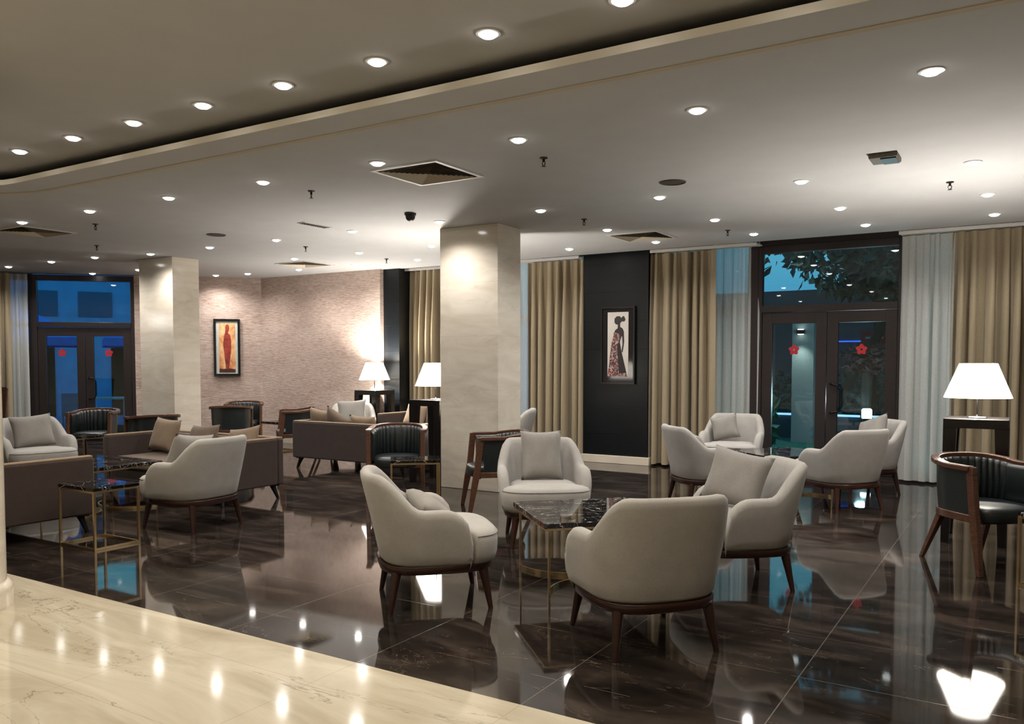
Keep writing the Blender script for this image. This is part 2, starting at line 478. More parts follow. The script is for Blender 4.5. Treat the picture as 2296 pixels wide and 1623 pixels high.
def doors(n, origin, ux, w, z_top, bar_z, label, leaf_gap=.0):
    """double glazed door with transom; origin = left bottom corner, ux = unit vector to the right (x,y)"""
    ang = math.atan2(ux[1], ux[0])
    e = empty('door_%d' % n, (origin[0], origin[1], 0), ang); struct(e, label)
    fr = bmesh.new(); f = .065
    bx(fr, 0, f, -.05, .06, 0, z_top); bx(fr, w - f, w, -.05, .06, 0, z_top)
    bx(fr, f, w - f, -.05, .06, z_top - .10, z_top); bx(fr, f, w - f, -.06, .06, bar_z, bar_z + .09)
    bx(fr, f, w - f, -.04, .05, 0, .03)
    link('door_frame', fr, M['frame'], e, bevel=.004)
    box('transom_glass', f, w - f, 0, .01, bar_z + .09, z_top - .1, M['glass'], e)
    lw = (w - 2 * f) / 2
    for k in range(2):
        x0 = f + k * lw + .004; x1 = x0 + lw - .008
        b = bmesh.new(); st = .135
        bx(b, x0, x0 + st, -.035, .03, .035, bar_z - .006); bx(b, x1 - st, x1, -.035, .03, .035, bar_z - .006)
        bx(b, x0 + st, x1 - st, -.035, .03, .035, .20); bx(b, x0 + st, x1 - st, -.035, .03, bar_z - .156, bar_z - .006)
        lf = link('door_leaf', b, M['frame'], e, bevel=.004)
        box('leaf_glass', x0 + st, x1 - st, -.004, .006, .2, bar_z - .156, M['glass'], lf)
        s = link('flower_sticker', flower('s'), M['red'], lf); s.location = ((x0 + x1) / 2, -.006, 1.66)
        s['label'] = 'red five petalled flower sticker'
        hx = (x1 - .03) if k == 0 else (x0 + .05)
        b = bmesh.new(); zc = 1.02; hh = .19; d = -.085
        if k == 1:
            sweep(b, [(hx, -.035, zc + hh), (hx + .03, d, zc + hh), (hx + .10, d, zc + hh - .02), (hx + .125, d, zc + hh - .07), (hx + .125, d, zc - hh + .07), (hx + .10, d, zc - hh + .02), (hx + .03, d, zc - hh), (hx, -.035, zc - hh)], 0, 0, r=.014)
            link('door_handle', b, M['blackmetal'], lf, smooth=True)
        else: b.free()
    return e
doors(1, (-3.15, 11.5), (1, 0), 1.83, 3.07, 2.17, 'double glazed garden door with transom at the right')
# dark panel above door between ceiling edge and pelmet: upper frame
struct(box('trim_7', -3.22, -1.28, 11.46, 11.6, 3.07, 3.29, M['frame']), 'dark head frame above the garden door')
struct(box('trim_8', -3.23, -3.14, 11.44, 11.62, 0, 3.29, M['frame']), 'post left of the garden door')
struct(box('trim_9', -1.33, -1.24, 11.44, 11.62, 0, 3.29, M['frame']), 'post right of the garden door')
dx, dy = W(S_DL, -.05)
doors(2, (dx, dy), (-DD.x, -DD.y), S_DL - S_DR, 3.05, 2.12, 'double glazed terrace door with transom at the far left')
# far window left of door 2
bm = bmesh.new()
e = empty('window_4', (*W(6.2, -.05), 0), R(45)); struct(e)
bx(bm, 0, 2.3, -.03, .05, 0, .08); bx(bm, 0, 2.3, -.03, .05, 2.95, 3.06); bx(bm, 0, 2.3, -.03, .05, 2.12, 2.2)
for x in (0, 1.1, 2.23): bx(bm, x, x + .07, -.035, .055, 0, 3.06)
link('window_frame', bm, M['frame'], e); box('glass_pane', .05, 2.25, 0, .01, .05, 3.0, M['glass'], e)

# ------------------------------------------------------------------ columns
def column(x0, x1, y0, y1, label):
    c = box('marble_column', x0, x1, y0, y1, 0, CZ, M['column'], bevel=.006)
    tag(c, label, 'column', kind='structure')
column(-5.93, -5.115, 7.93, 8.43, 'square cream marble column in the middle of the room')
column(-11.66, -10.85, 7.86, 8.33, 'square cream marble column left of the red painting')
bm = bmesh.new(); lathe(bm, [(.30, 0), (.30, UZ)], n=48)
e = empty('round_pillar', (-5.515, 2.41, 0)); tag(e, 'round cream marble pillar at the left edge of the photo', 'pillar', kind='structure')
link('shaft', bm, M['column'], e, smooth=True)
bm = bmesh.new(); lathe(bm, [(.335, 0), (.335, .10), (.332, .125), (.318, .14), (.301, .15)], n=48)
link('base_moulding', bm, M['column'], e, smooth=True)

# ------------------------------------------------------------------ armchair
def se(a, n):   # signed power
    return math.copysign(abs(a) ** (2 / n), a)

def shell_path(k=41):
    """plan positions of the tub wall: (x, y, back) ; from the left front end round to the right front end"""
    out = []
    for i in range(k):
        t = i / (k - 1)
        # angle from left arm front (180+) through back (270) to right arm front (360)
        if t < .24:
            f = t / .24; x, y = -.36, .20 - f * .26; b = 0
        elif t > .76:
            f = (t - .76) / .24; x, y = .36, -.06 + f * .26; b = 0
        else:
            a = PI + (t - .24) / .52 * PI
            x = .36 * se(math.cos(a), 2.7); y = -.06 + .29 * se(math.sin(a), 2.7)
            b = max(0, -math.sin(a))
        out.append((x, y, b))
    return out

def make_armchair():
    root = empty('tub_armchair')
    P = shell_path(); n = len(P)
    # resample evenly
    cum = [0]
    for a, b in zip(P[:-1], P[1:]): cum.append(cum[-1] + math.hypot(a[0] - b[0], a[1] - b[1]))
    tot = cum[-1]; K = 46; Q = []
    for i in range(K):
        s = tot * i / (K - 1)
        if i < 4 or i > K - 5: pass
        j = max(k for k in range(n) if cum[k] <= s + 1e-9); j = min(j, n - 2)
        f = (s - cum[j]) / max(1e-9, cum[j + 1] - cum[j])
        Q.append(tuple(P[j][m] * (1 - f) + P[j + 1][m] * f for m in range(3)) + (s,))
    loops = []; th = .085
    for i, (x, y, b, s) in enumerate(Q):
        a = Q[max(0, i - 1)]; c = Q[min(K - 1, i + 1)]
        tx, ty = c[0] - a[0], c[1] - a[1]; l = math.hypot(tx, ty); nx, ny = ty / l, -tx / l    # outward
        if nx * x + ny * (y + .06) < 0 and abs(y) > .0: nx, ny = -nx, -ny
        if (i < 8 or i > K - 9): nx, ny = (math.copysign(1, x), 0)
        w = max(0, min(1, (b - .06) / .70)); w = w * w * (3 - 2 * w)
        zt = .625 + (.835 - .625) * w
        e = min(s, tot - s); R0 = .17
        if e < R0: zt -= .22 * (1 - math.sqrt(max(0, 1 - (1 - e / R0) ** 2)))
        zb = .285
        lp = []
        def pt(off, z):
            h = (z - zb) / .55
            fl = (.905 + .135 * min(1, (h * 1.6)) ** .7 + .02 * h) * (1 + .07 * (y + .30) / .5)
            lean = -.085 * h * h * w
            return ((x + nx * off) * fl, (y + ny * off + .02) * min(fl, 1.04) + lean - .02, z)
        H = zt - .055 - zb
        for z in (zb, zb + .02, zb + .25 * H, zb + .5 * H, zb + .75 * H, zt - .055): lp.append(pt(0 if z > zb + .01 else -.012, z))
        lp += [pt(-.008, zt - .022), pt(-.028, zt - .003), pt(-.057, zt - .003), pt(-.077, zt - .022)]
        for z in (zt - .055, zb + .75 * H, zb + .4 * H, zb + .02): lp.append(pt(-th, z))
        loops.append(lp)
    bm = bmesh.new(); rings(bm, loops)
    bmesh.ops.bevel(bm, geom=[ed for ed in bm.edges if sum(1 for f in ed.link_faces if len(f.verts) > 6) == 1], offset=.022, segments=3, affect='EDGES', profile=.6)
    link('backrest_shell', bm, M['fabric'], root, smooth=True, angle=180)
    # seat: rounded block that swells in front of the arms
    def plan(sc, m=88):
        o = []
        for i in range(m):
            a = 2 * PI * i / m
            cx, sy = se(math.cos(a), 3.6), se(math.sin(a), 3.6)
            yy = .07 + .325 * sy; hw = .285
            if yy > .19: hw += .082 * min(1, (yy - .19) / .025)
            o.append((cx * hw * sc[0], .07 + (yy - .07) * sc[1]))
        return o
    lv = [(.285, .90, .93), (.30, .955, .97), (.34, 1.0, 1.0), (.42, 1.015, 1.012), (.455, .995, .995), (.474, .955, .965), (.488, .85, .88), (.497, .6, .62), (.50, .25, .25)]
    bm = bmesh.new(); rings(bm, [[(x, y, z) for x, y in plan((a, b))] for z, a, b in lv])
    seat = link('seat', bm, M['fabric'], root, smooth=True, angle=180)
    bm = bmesh.new()
    pp = [(x * .999, y, .4565) for x, y in plan((1.0, 1.0)) if y > .215]
    pp.sort(key=lambda p: math.atan2(p[1] - .1, p[0])); sweep(bm, pp, 0, 0, r=.0032, n=6)
    link('seam', bm, M['pillow'], seat, smooth=True)
    # wooden base ring
    def bp(sc, m=36):
        o = []
        for i in range(m):
            a = 2 * PI * i / m
            o.append((.338 * sc * se(math.cos(a), 3.2), .02 + .352 * sc * se(math.sin(a), 3.2)))
        return o
    bm = bmesh.new(); rings(bm, [[(x, y, z) for x, y in bp(s)] for z, s in ((.235, .965), (.24, .985), (.28, 1.0), (.286, .99))])
    link('base_frame', bm, M['wood'], root, smooth=True, angle=50)
    for sx in (-1, 1):
        for sy in (-1, 1):
            bm = bmesh.new()
            taper(bm, (sx * .25, .02 + sy * .262, .25), (sx * .285, .02 + sy * .305, 0), .032, .015, sq=False, n=12)
            link('leg', bm, M['wood'], root, smooth=True, angle=50)
    return root
ARM = Proto(make_armchair)

# ------------------------------------------------------------------ pillow
def make_pillow(w, h, t, m, name='throw_pillow'):
    bm = bmesh.new(); n = 12; G = {}
    for s in (1, -1):
        for i in range(n + 1):
            for j in range(n + 1):
                u = i / n * 2 - 1; v = j / n * 2 - 1
                if s == -1 and (i in (0, n) or j in (0, n)): G[(s, i, j)] = G[(1, i, j)]; continue
                px = w / 2 * u * (1 - .09 * (1 - v * v)); pz = h / 2 * v * (1 - .09 * (1 - u * u))
                th = t / 2 * ((1 - u ** 4) * (1 - v ** 4)) ** .6
                th += .004 * math.sin(u * 7 + v * 3) * (1 - u * u) * (1 - v * v)
                G[(s, i, j)] = bm.verts.new((px, -s * th, pz))
    for s in (1, -1):
        for i in range(n):
            for j in range(n):
                bm.faces.new((G[(s, i, j)], G[(s, i + 1, j)], G[(s, i + 1, j + 1)], G[(s, i, j + 1)]))
    return link(name, bm, m, None, smooth=True, angle=180)
PIL = {}
def pillow(kind, host_loc, ang, off, tilt, roll, label, yaw=0, group=None):
    """pillow leaning in a seat: host location, host front angle, offset in host frame; tilt = lean back"""
    dims = {'small': (.34, .32, .13, 'pillow'), 'grey': (.46, .40, .15, 'pillow'), 'tall': (.36, .44, .14, 'pillow'), 'tan': (.46, .40, .14, 'pillow_tan'), 'brown': (.46, .40, .14, 'pillow_brown'), 'olive': (.50, .34, .13, 'pillow_olive')}[kind]
    if kind not in PIL: PIL[kind] = make_pillow(*dims[:3], M[dims[3]]); o = PIL[kind]
    else: o = PIL[kind].copy(); COL.objects.link(o)
    Mh = Matrix.Translation(Vector(host_loc)) @ Matrix.Rotation(R(ang - 90), 4, 'Z')
    # local pillow faces +Y after 180 turn; lean top towards -Y
    Ml = Matrix.Translation(Vector(off)) @ Matrix.Rotation(R(yaw), 4, 'Z') @ Matrix.Rotation(R(tilt), 4, 'X') @ Matrix.Rotation(R(roll), 4, 'Y')
    o.matrix_world = Mh @ Ml
    return tag(o, label, 'pillow', group)

# ------------------------------------------------------------------ barrel chair
def make_barrel():
    root = empty('barrel_chair')
    def upath(rx, yb, yf, z0, z1, k=25, ex=2.4):
        o = [(-rx, yf, z0)]
        for i in range(k):
            a = PI + PI * i / (k - 1)
            o.append((rx * se(math.cos(a), ex), -.02 + (-.02 - yb) * 0 + (abs(yb) - .02) * se(math.sin(a), ex), z0 + (z1 - z0) * max(0, -math.sin(a)) ** .8))
        o.append((rx, yf, z0)); return o
    bm = bmesh.new(); sweep(bm, upath(.285, -.285, .20, .745, .785), .058, .036)
    link('top_rail', bm, M['railwood'], root, bevel=.006)
    bm = bmesh.new(); sweep(bm, upath(.265, -.255, .235, .385, .385), .03, .055)
    link('seat_rail', bm, M['railwood'], root, bevel=.005)
    # channel tufted back
    loops = []; base = upath(.268, -.262, .17, 0, 1, 97)
    n = len(base)
    for i, (x, y, b) in enumerate(base):
        a = base[max(0, i - 1)]; c = base[min(n - 1, i + 1)]
        tx, ty = c[0] - a[0], c[1] - a[1]; l = math.hypot(tx, ty) or 1; nx, ny = ty / l, -tx / l
        if i in (0, 1): nx, ny = -1, 0
        if i in (n - 1, n - 2): nx, ny = 1, 0
        if nx * x + ny * (y + .05) < 0: nx, ny = -nx, -ny
        sc = .012 * abs(math.sin(i * PI / 6)) ** .5
        zt = .735 + .038 * b
        p = lambda off, z, k=1.0: ((x + nx * off) * k, (y + ny * off) * k, z)
        loops.append([p(.008, .41, .96), p(.012, .58, .99), p(.012, zt), p(-.018 - sc * .3, zt), p(-.026 - sc, zt - .03), p(-.026 - sc, .58, .99), p(-.022 - sc, .43, .95)])
    bm = bmesh.new(); rings(bm, loops)
    link('backrest', bm, M['leather'], root, smooth=True, angle=70)
    # seat cushion
    def plan(s, m=32):
        o = []
        for i in range(m):
            a = 2 * PI * i / m
            o.append((.243 * s * se(math.cos(a), 3.4), .025 + .262 * s * se(math.sin(a), 3.0)))
        return o
    bm = bmesh.new(); rings(bm, [[(x, y, z) for x, y in plan(s)] for z, s in ((.355, .95), (.37, .99), (.43, 1.0), (.452, .975), (.463, .9), (.470, .6), (.472, .2))])
    link('seat', bm, M['leather'], root, smooth=True, angle=180)
    for sx in (-1, 1):
        bm = bmesh.new()
        sweep(bm, [(sx * .278, .195, .755), (sx * .274, .225, .44), (sx * .276, .25, .30), (sx * .285, .30, 0)], .042, .058)
        # taper the foot
        for v in bm.verts:
            if v.co.z < .06: v.co.y = .30 + (v.co.y - .30) * .6; v.co.x = sx * .285 + (v.co.x - sx * .285) * .8
        for v in bm.verts:
            if v.co.z < .02: v.co.z = 0
        link('leg', bm, M['railwood'], root, bevel=.004)
        bm = bmesh.new(); taper(bm, (sx * .20, -.16, .37), (sx * .245, -.30, 0), .024, .014, sq=True)
        link('leg', bm, M['railwood'], root, bevel=.003)
    bm = bmesh.new(); bx(bm, -.25, .25, .19, .215, .345, .39)
    link('front_rail', bm, M['railwood'], root, bevel=.003)
    return root
def make_barrel_scaled():
    r = make_barrel()
    for c in r.children:
        c.data.transform(Matrix.Diagonal((1.06, 1.06, 1.0, 1)))
    return r
BAR = Proto(make_barrel_scaled)

# ------------------------------------------------------------------ sofa (tuxedo), width 2.0, depth .86
def make_sofa():
    root = empty('sofa'); w, d, t = 2.0, .86, .085
    box('base', -w / 2 + t, w / 2 - t, -d / 2 + t, d / 2 - .02, .16, .30, M['sofa'], root, bevel=.015)
    def panel(name, x0, x1, y0, y1):
        p = box(name, x0, x1, y0, y1, .155, .66, M['sofa'], root, bevel=.018, seg=3)
        bm = bmesh.new(); bx(bm, x0 + .008, x1 - .008, y0 + .008, y1 - .008, .655, .675)
        link('piping', bm, M['piping'], p, bevel=.008)
    panel('back_panel', -w / 2, w / 2, -d / 2, -d / 2 + t)
    panel('arm', -w / 2, -w / 2 + t, -d / 2 + t + .001, d / 2)
    panel('arm', w / 2 - t, w / 2, -d / 2 + t + .001, d / 2)
    for k in (-1, 1):
        cw = (w / 2 - t)
        x0, x1 = (-cw, -.004) if k < 0 else (.004, cw)
        box('seat_cushion', x0, x1, -d / 2 + t, d / 2 + .005, .30, .425, M['sofa_in'], root, bevel=.035, seg=4)
        bm = bmesh.new(); mtx = Matrix.Translation((0, -d / 2 + t + .085, .43)) @ Matrix.Rotation(R(10), 4, 'X')
        bx(bm, x0 + .01, x1 - .01, -.065, .065, 0, .235, mtx)
        link('back_cushion', bm, M['sofa_in'], root, bevel=.05, seg=4)
    for sx in (-1, 1):
        for sy in (-1, 1):
            bm = bmesh.new(); X, Y = sx * (w / 2 - .09), sy * (d / 2 - .09)
            bx(bm, X - .06, X + .06, Y - .05, Y + .05, .142, .156)
            taper(bm, (X, Y, .145), (X + sx * .055, Y + sy * .03, 0), .024, .011, sq=True)
            link('leg', bm, M['blackmetal'], root)
    return root
SOFA = Proto(make_sofa)

# ------------------------------------------------------------------ tables
def make_coffee():
    root = empty('coffee_table'); a = .43; z = .48
    box('table_top', -a, a, -a, a, z - .032, z, M['marbletop'], root, bevel=.003)
    bm = bmesh.new(); c = a - .012
    sweep(bm, [(-c, -c, z - .040), (c, -c, z - .040), (c, c, z - .040), (-c, c, z - .040)], .02, .014, closed=True)
    link('top_frame', bm, M['gold'], root)
    l = a - .045
    for sy in (-1, 1):
        bm = bmesh.new(); pts = []
        # arc on the floor from (-l, sy*l) to (l, sy*l) bulging to the centre
        sag = l * .86
        Rr = (l * l + sag * sag) / (2 * sag); cy = sy * (l - sag + Rr) if True else 0
        ah = math.asin(min(1, l / Rr))
        for i in range(25):
            t = -ah + 2 * ah * i / 24
            pts.append((Rr * math.sin(t), cy - sy * Rr * math.cos(t), .0125))
        sweep(bm, pts, .010, .025); link('floor_arc', bm, M['gold'], root)
        bm = bmesh.new(); sweep(bm, [(x, y, z - .055) for x, y, _ in pts], .010, .018); link('upper_arc', bm, M['gold'], root)
        for sx in (-1, 1):
            b = bmesh.new(); bx(b, sx * l - .007, sx * l + .007, sy * l - .007, sy * l + .007, 0, z - .045)
            link('leg', b, M['gold'], root)
    return root
COF = Proto(make_coffee)

def make_side():
    root = empty('side_table'); a, b, z = .25, .20, .50
    box('table_top', -a, a, -b, b, z - .026, z, M['marbletop'], root, bevel=.002)
    for zz in (z - .034, .010):
        bm = bmesh.new(); c, d = a - .009, b - .009
        sweep(bm, [(-c, -d, zz), (c, -d, zz), (c, d, zz), (-c, d, zz)], .018, .018, closed=True)
        link('frame_ring', bm, M['gold'], root)
    for sx in (-1, 1):
        for sy in (-1, 1):
            bm = bmesh.new(); X, Y = sx * (a - .009), sy * (b - .009)
            bx(bm, X - .009, X + .009, Y - .009, Y + .009, 0, z - .03); link('leg', bm, M['gold'], root)
    return root
SIDE = Proto(make_side)

def make_lamptable():
    root = empty('lamp_table'); a, z = .235, 1.03
    box('table_top', -a, a, -a, a, z - .075, z, M['blackwood'], root, bevel=.003)
    for sx in (-1, 1):
        for sy in (-1, 1):
            bm = bmesh.new(); w0, w1 = .10, .06
            X = sx * a; Y = sy * a
            t = [(X, Y), (X - sx * w0, Y), (X - sx * w0, Y - sy * w0), (X, Y - sy * w0)]
            u = [(X, Y), (X - sx * w1, Y), (X - sx * w1, Y - sy * w1), (X, Y - sy * w1)]
            rings(bm, [[(x, y, z - .075) for x, y in t], [(x, y, 0) for x, y in u]])
            link('leg', bm, M['blackwood'], root)
    return root
LT = Proto(make_lamptable)

def make_lamp():
    root = empty('table_lamp')
    bm = bmesh.new(); lathe(bm, [(.075, 0), (.075, .008), (.07, .012), (.012, .014), (.008, .03)], n=28); link('lamp_base', bm, M['chrome'], root, smooth=True)
    bm = bmesh.new(); lathe(bm, [(.007, .012), (.007, .30)], n=12); link('pole', bm, M['blackmetal'], root, smooth=True)
    bm = bmesh.new()
    # open cone with a thin wall
    rings(bm, [circ(0, 0, .17, .255, 48), circ(0, 0, .455, .142, 48), circ(0, 0, .455, .139, 48), circ(0, 0, .17, .252, 48), circ(0, 0, .17, .255, 48)], False, False)
    bmesh.ops.remove_doubles(bm, verts=bm.verts, dist=1e-6)
    link('lamp_shade', bm, M['shade'], root, smooth=True, angle=50)
    bm = bmesh.new()
    for k in range(3):
        a = 2 * PI * k / 3; sweep(bm, [(0, 0, .42), (.151 * math.cos(a), .151 * math.sin(a), .42)], .005, .004)
    link('shade_spider', bm, M['blackmetal'], root)
    bm = bmesh.new(); bmesh.ops.create_uvsphere(bm, u_segments=16, v_segments=10, radius=.035, matrix=Matrix.Translation((0, 0, .33)))
    link('bulb', bm, M['lens'], root, smooth=True)
    return root
LAMP = Proto(make_lamp)

# ------------------------------------------------------------------ placing the furniture
def armchair(x, y, ang, label, group): return ARM.put((x, y, 0), ang, label, 'armchair', group)
G1 = 'armchairs around the nearest coffee table'; G2 = 'armchairs around the coffee table by the garden door'
A1 = (-3.17, 4.13, 46); A2 = (-3.43, 6.02, -54); A3 = (-1.73, 4.13, 138); A4 = (-1.66, 5.56, 218)
armchair(*A1, 'light grey tub armchair seen in profile, facing right, dark pillow low inside', G1)
armchair(*A2, 'beige grey tub armchair facing the camera with an upright pillow, behind the nearest table', G1)
armchair(*A3, 'largest tub armchair in the foreground, its back to the camera', G1)
armchair(*A4, 'light grey tub armchair facing left with a big tilted grey pillow', G1)
B1 = (-2.87, 8.5, 42); B2 = (-3.12, 10.25, -84); B3 = (-1.60, 8.98, 142); B4 = (-1.58, 10.2, 222)
armchair(*B1, 'grey tub armchair turned right, standing before the tan curtain by the dark pier', G2)
armchair(*B2, 'rosy beige tub armchair before the sheer curtain with a small light pillow', G2)
armchair(*B3, 'beige tub armchair with its back to the camera in front of the garden door', G2)
armchair(*B4, 'pale grey tub armchair facing left beside the white sheer curtain, behind a beige armchair', G2)
C1 = (-6.42, 4.84, 186); C2 = (-9.88, 5.30, -12)
armchair(*C1, 'light grey tub armchair seen from behind, between the near brown sofas', 'armchairs at the left sofa group')
armchair(*C2, 'light grey tub armchair at the far left with a square grey pillow', 'armchairs at the left sofa group')
E1 = (-9.02, 9.72, -52); F1 = (-6.30, 9.98, 205)
armchair(*E1, 'pale tub armchair with a whitish pillow under the lamp at the stone wall', 'armchairs at the rear sofa group')
armchair(*F1, 'grey tub armchair mostly hidden behind the middle column', 'armchairs at the rear sofa group')

pillow('grey', (A1[0], A1[1], 0), A1[2], (-.16, .06, .505), 50, 12, 'dark grey pillow lying low in the left foreground armchair')
pillow('tall', (A2[0], A2[1], 0), A2[2], (.0, -.135, .70), 18, 0, 'upright taupe pillow in the armchair facing the camera')
pillow('grey', (A4[0], A4[1], 0), A4[2], (.09, -.04, .695), 20, -9, 'large grey pillow with raised corner in the armchair facing left', yaw=42)
pillow('grey', (B1[0], B1[1], 0), B1[2], (-.05, -.08, .58), 34, 6, 'grey pillow barely showing over the arm of the armchair by the tan curtain')
pillow('small', (B2[0], B2[1], 0), B2[2], (.10, -.10, .665), 18, 14, 'small light pillow leaning left in the rosy beige armchair')
pillow('grey', (B4[0], B4[1], 0), B4[2], (.0, -.12, .68), 22, 20, 'pale pillow in the armchair beside the white sheer curtain')
pillow('grey', (C1[0], C1[1], 0), C1[2], (-.02, .05, .66), 22, 6, 'light pillow corner showing left of the armchair between the brown sofas')
pillow('grey', (C2[0], C2[1], 0), C2[2], (.02, -.10, .68), 18, 4, 'square light grey pillow in the far left armchair')
pillow('grey', (E1[0], E1[1], 0), E1[2], (.0, -.10, .70), 18, 3, 'white grey pillow in the armchair in front of the wall lamp')

COF.put((-2.55, 5.10, 0), 45 + 90, 'black marble coffee table on brass arcs between the foreground armchairs', 'coffee table')
COF.put((-2.33, 9.55, 0), 50 + 90, 'black marble coffee table by the garden door among four armchairs', 'coffee table')
COF.put((-8.0, 4.90, 0), 90, 'black marble coffee table between the two left sofas', 'coffee table')
COF.put((-7.65, 9.64, 0), 90, 'dark coffee table behind the middle brown sofa', 'coffee table')

S1 = (-7.97, 3.80, 90); S2 = (-7.92, 5.95, -90); S3 = (-7.78, 8.68, 90); S5 = (-7.80, 10.50, -90)
SOFA.put((S1[0], S1[1], 0), S1[2], 'brown sofa at the left edge, its side right behind the brass side table', 'sofa')
SOFA.put((S2[0], S2[1], 0), S2[2], 'brown sofa facing the camera at the left, with three tan pillows', 'sofa')
SOFA.put((S3[0], S3[1], 0), S3[2], 'brown sofa in the middle with its back to the camera', 'sofa')
SOFA.put((S5[0], S5[1], 0), S5[2], 'brown sofa by the window behind the middle sofa', 'sofa')
pillow('olive', (S1[0], S1[1], 0), S1[2], (-.30, -.20, .615), 24, -3, 'dark olive pillow on the sofa at the left edge')
pillow('tan', (S2[0], S2[1], 0), S2[2], (.62, -.10, .645), 18, -3, 'tan pillow standing in the left corner of the sofa facing the camera')
pillow('brown', (S2[0], S2[1], 0), S2[2], (.05, -.16, .60), 28, 4, 'brown pillow leaning flat in the middle of the sofa facing the camera')
pillow('tan', (S2[0], S2[1], 0), S2[2], (-.66, -.14, .60), 24, 10, 'tan pillow corner rising at the right end of the sofa facing the camera')
pillow('tan', (S3[0], S3[1], 0), S3[2], (-.72, -.12, .64), 14, 8, 'tan pillow peeking over the left end of the middle sofa')
pillow('brown', (S3[0], S3[1], 0), S3[2], (-.42, -.13, .62), 18, 30, 'dark brown pillow corner over the back of the middle sofa')
pillow('tan', (S3[0], S3[1], 0), S3[2], (.12, -.15, .585), 22, 2, 'flat tan pillow just above the back edge of the middle sofa')
pillow('tan', (S5[0], S5[1], 0), S5[2], (.62, -.08, .615), 24, -4, 'tan pillow on the window sofa left of the tall black lamp table')
pillow('brown', (S5[0], S5[1], 0), S5[2], (.22, -.13, .66), 14, 3, 'brown pillow on the window sofa seen through the tall black lamp table')

def barrel(x, y, ang, label): return BAR.put((x, y, 0), ang, label, 'chair', 'barrel chairs with bentwood rails')
barrel(-5.92, 7.12, -56, 'black leather barrel chair facing the camera, left of the middle column')
barrel(-4.56, 7.05, 222, 'wooden barrel chair turned left in front of the middle column')
barrel(-.24, 7.0, -46, 'black leather barrel chair at the right edge under the bright table lamp')
barrel(-11.75, 7.15, -52, 'dark barrel chair facing the camera in front of the blue terrace door')
barrel(-10.05, 6.95, 160, 'dark barrel chair behind the sofa with tan pillows, before the left marble column')
barrel(-10.98, 9.0, 132, 'black barrel chair with its back to the camera below the red painting')
barrel(-11.78, 9.95, -44, 'dark leather barrel chair facing the camera against the stone wall')
barrel(-9.50, 9.02, 230, 'barrel chair turned left against the stone wall, near the rear sofa')

def side(x, y, ang, label): return SIDE.put((x, y, 0), ang, label, 'side table', 'black marble side tables on brass frames')
side(-6.47, 3.96, 90, 'brass framed side table in front of the left brown sofa')
side(-5.36, 6.72, 130, 'black marble side table between the barrel chair and the middle column')
side(.30, 6.46, 131, 'brass side table cut off by the right edge of the photo')
side(-10.95, 6.45, 90, 'side table in front of the barrel chair by the terrace door')
side(-10.65, 9.75, 90, 'small side table between chairs at the stone wall')

for (x, y), lab in (((-.335, 7.925), 'right, before the tan curtain'), ((-6.26, 8.27), 'left of the middle column'), ((-9.22, 10.50), 'at the stone wall corner')):
    LT.put((x, y, 0), 90, 'tall black square lamp table ' + lab, 'lamp table', 'tall black lamp tables')
    LAMP.put((x, y, 1.03), 90, 'white cone shade table lamp on the black table ' + lab, 'lamp', 'white table lamps')
    ld = bpy.data.lights.new('lamp_glow', 'POINT'); ld.energy = 190; ld.color = (1, .93, .84); ld.shadow_soft_size = .04
    lo = bpy.data.objects.new('lamp_glow', ld); COL.objects.link(lo); lo.location = (x, y, 1.03 + .40)

# tall backed wooden chair at the far left, only a sliver shows
e = empty('highback_chair', (-12.64, 6.30, 0), R(30)); tag(e, 'reddish brown wooden high back chair just right of the round pillar', 'chair')
bm = bmesh.new(); rings(bm, [[(x * s, y, z) for x, y in ((-.2, -.2), (.2, -.2), (.2, -.17), (-.2, -.17))] for z, s in ((.42, .7), (1.12, 1.0), (1.14, .95))]); link('backrest', bm, M['railwood'], e, bevel=.006)
box('seat', -.21, .21, -.2, .22, .40, .46, M['leather'], e, bevel=.015)
for sx in (-1, 1):
    for sy in (-1, 1):
        bm = bmesh.new(); taper(bm, (sx * .18, sy * .17, .41), (sx * .2, sy * .2, 0), .02, .014, sq=True); link('leg', bm, M['railwood'], e)

# ------------------------------------------------------------------ ceiling fittings
def make_down():
    root = empty('ceiling_downlight')
    bm = bmesh.new()
    rings(bm, [circ(0, 0, 0, .068, 24), circ(0, 0, -.006, .066, 24), circ(0, 0, -.008, .052, 24), circ(0, 0, 0, .050, 24)], False, False)
    link('trim_ring', bm, M['steel_ring'], root, smooth=True)
    bm = bmesh.new()
    rings(bm, [circ(0, 0, -.001, .051, 20), circ(0, 0, -.012, .047, 20), circ(0, 0, -.021, .034, 20), circ(0, 0, -.026, .014, 20)], True, True)
    link('lens', bm, M['lens'], root, smooth=True, angle=180)
    return root
DOWN = Proto(make_down)
def down(x, y, z, label, group, power=52, warm=0):
    o = DOWN.get(); o.location = (x, y, z); tag(o, label, 'downlight', group)
    ld = bpy.data.lights.new('downlight_beam', 'SPOT'); ld.energy = power; ld.spot_size = R(152); ld.spot_blend = 1; ld.shadow_soft_size = .05
    ld.color = (1, .90, .74) if warm else (1, .955, .90)
    lo = bpy.data.objects.new('downlight_beam', ld); COL.objects.link(lo); lo.location = (x, y, z - .05)
for k in range(13):
    x = -1.65 - .755 * k + .755
    if x < -8.0: break
    down(x, 3.64, UZ, 'warm round downlight in the row along the edge of the raised ceiling panel', 'downlights along the raised panel', 36, 1)
for x in (-7.6, -5.4, -3.2, -1.0, 1.2):  # extra rows out of view, added to light the foreground
    for y in (1.4, -1.0, -3.4):
        down(x, y, UZ, 'unseen warm round downlight added on the raised ceiling panel nearer the camera', 'added unseen downlights on the raised panel', 66, 1)
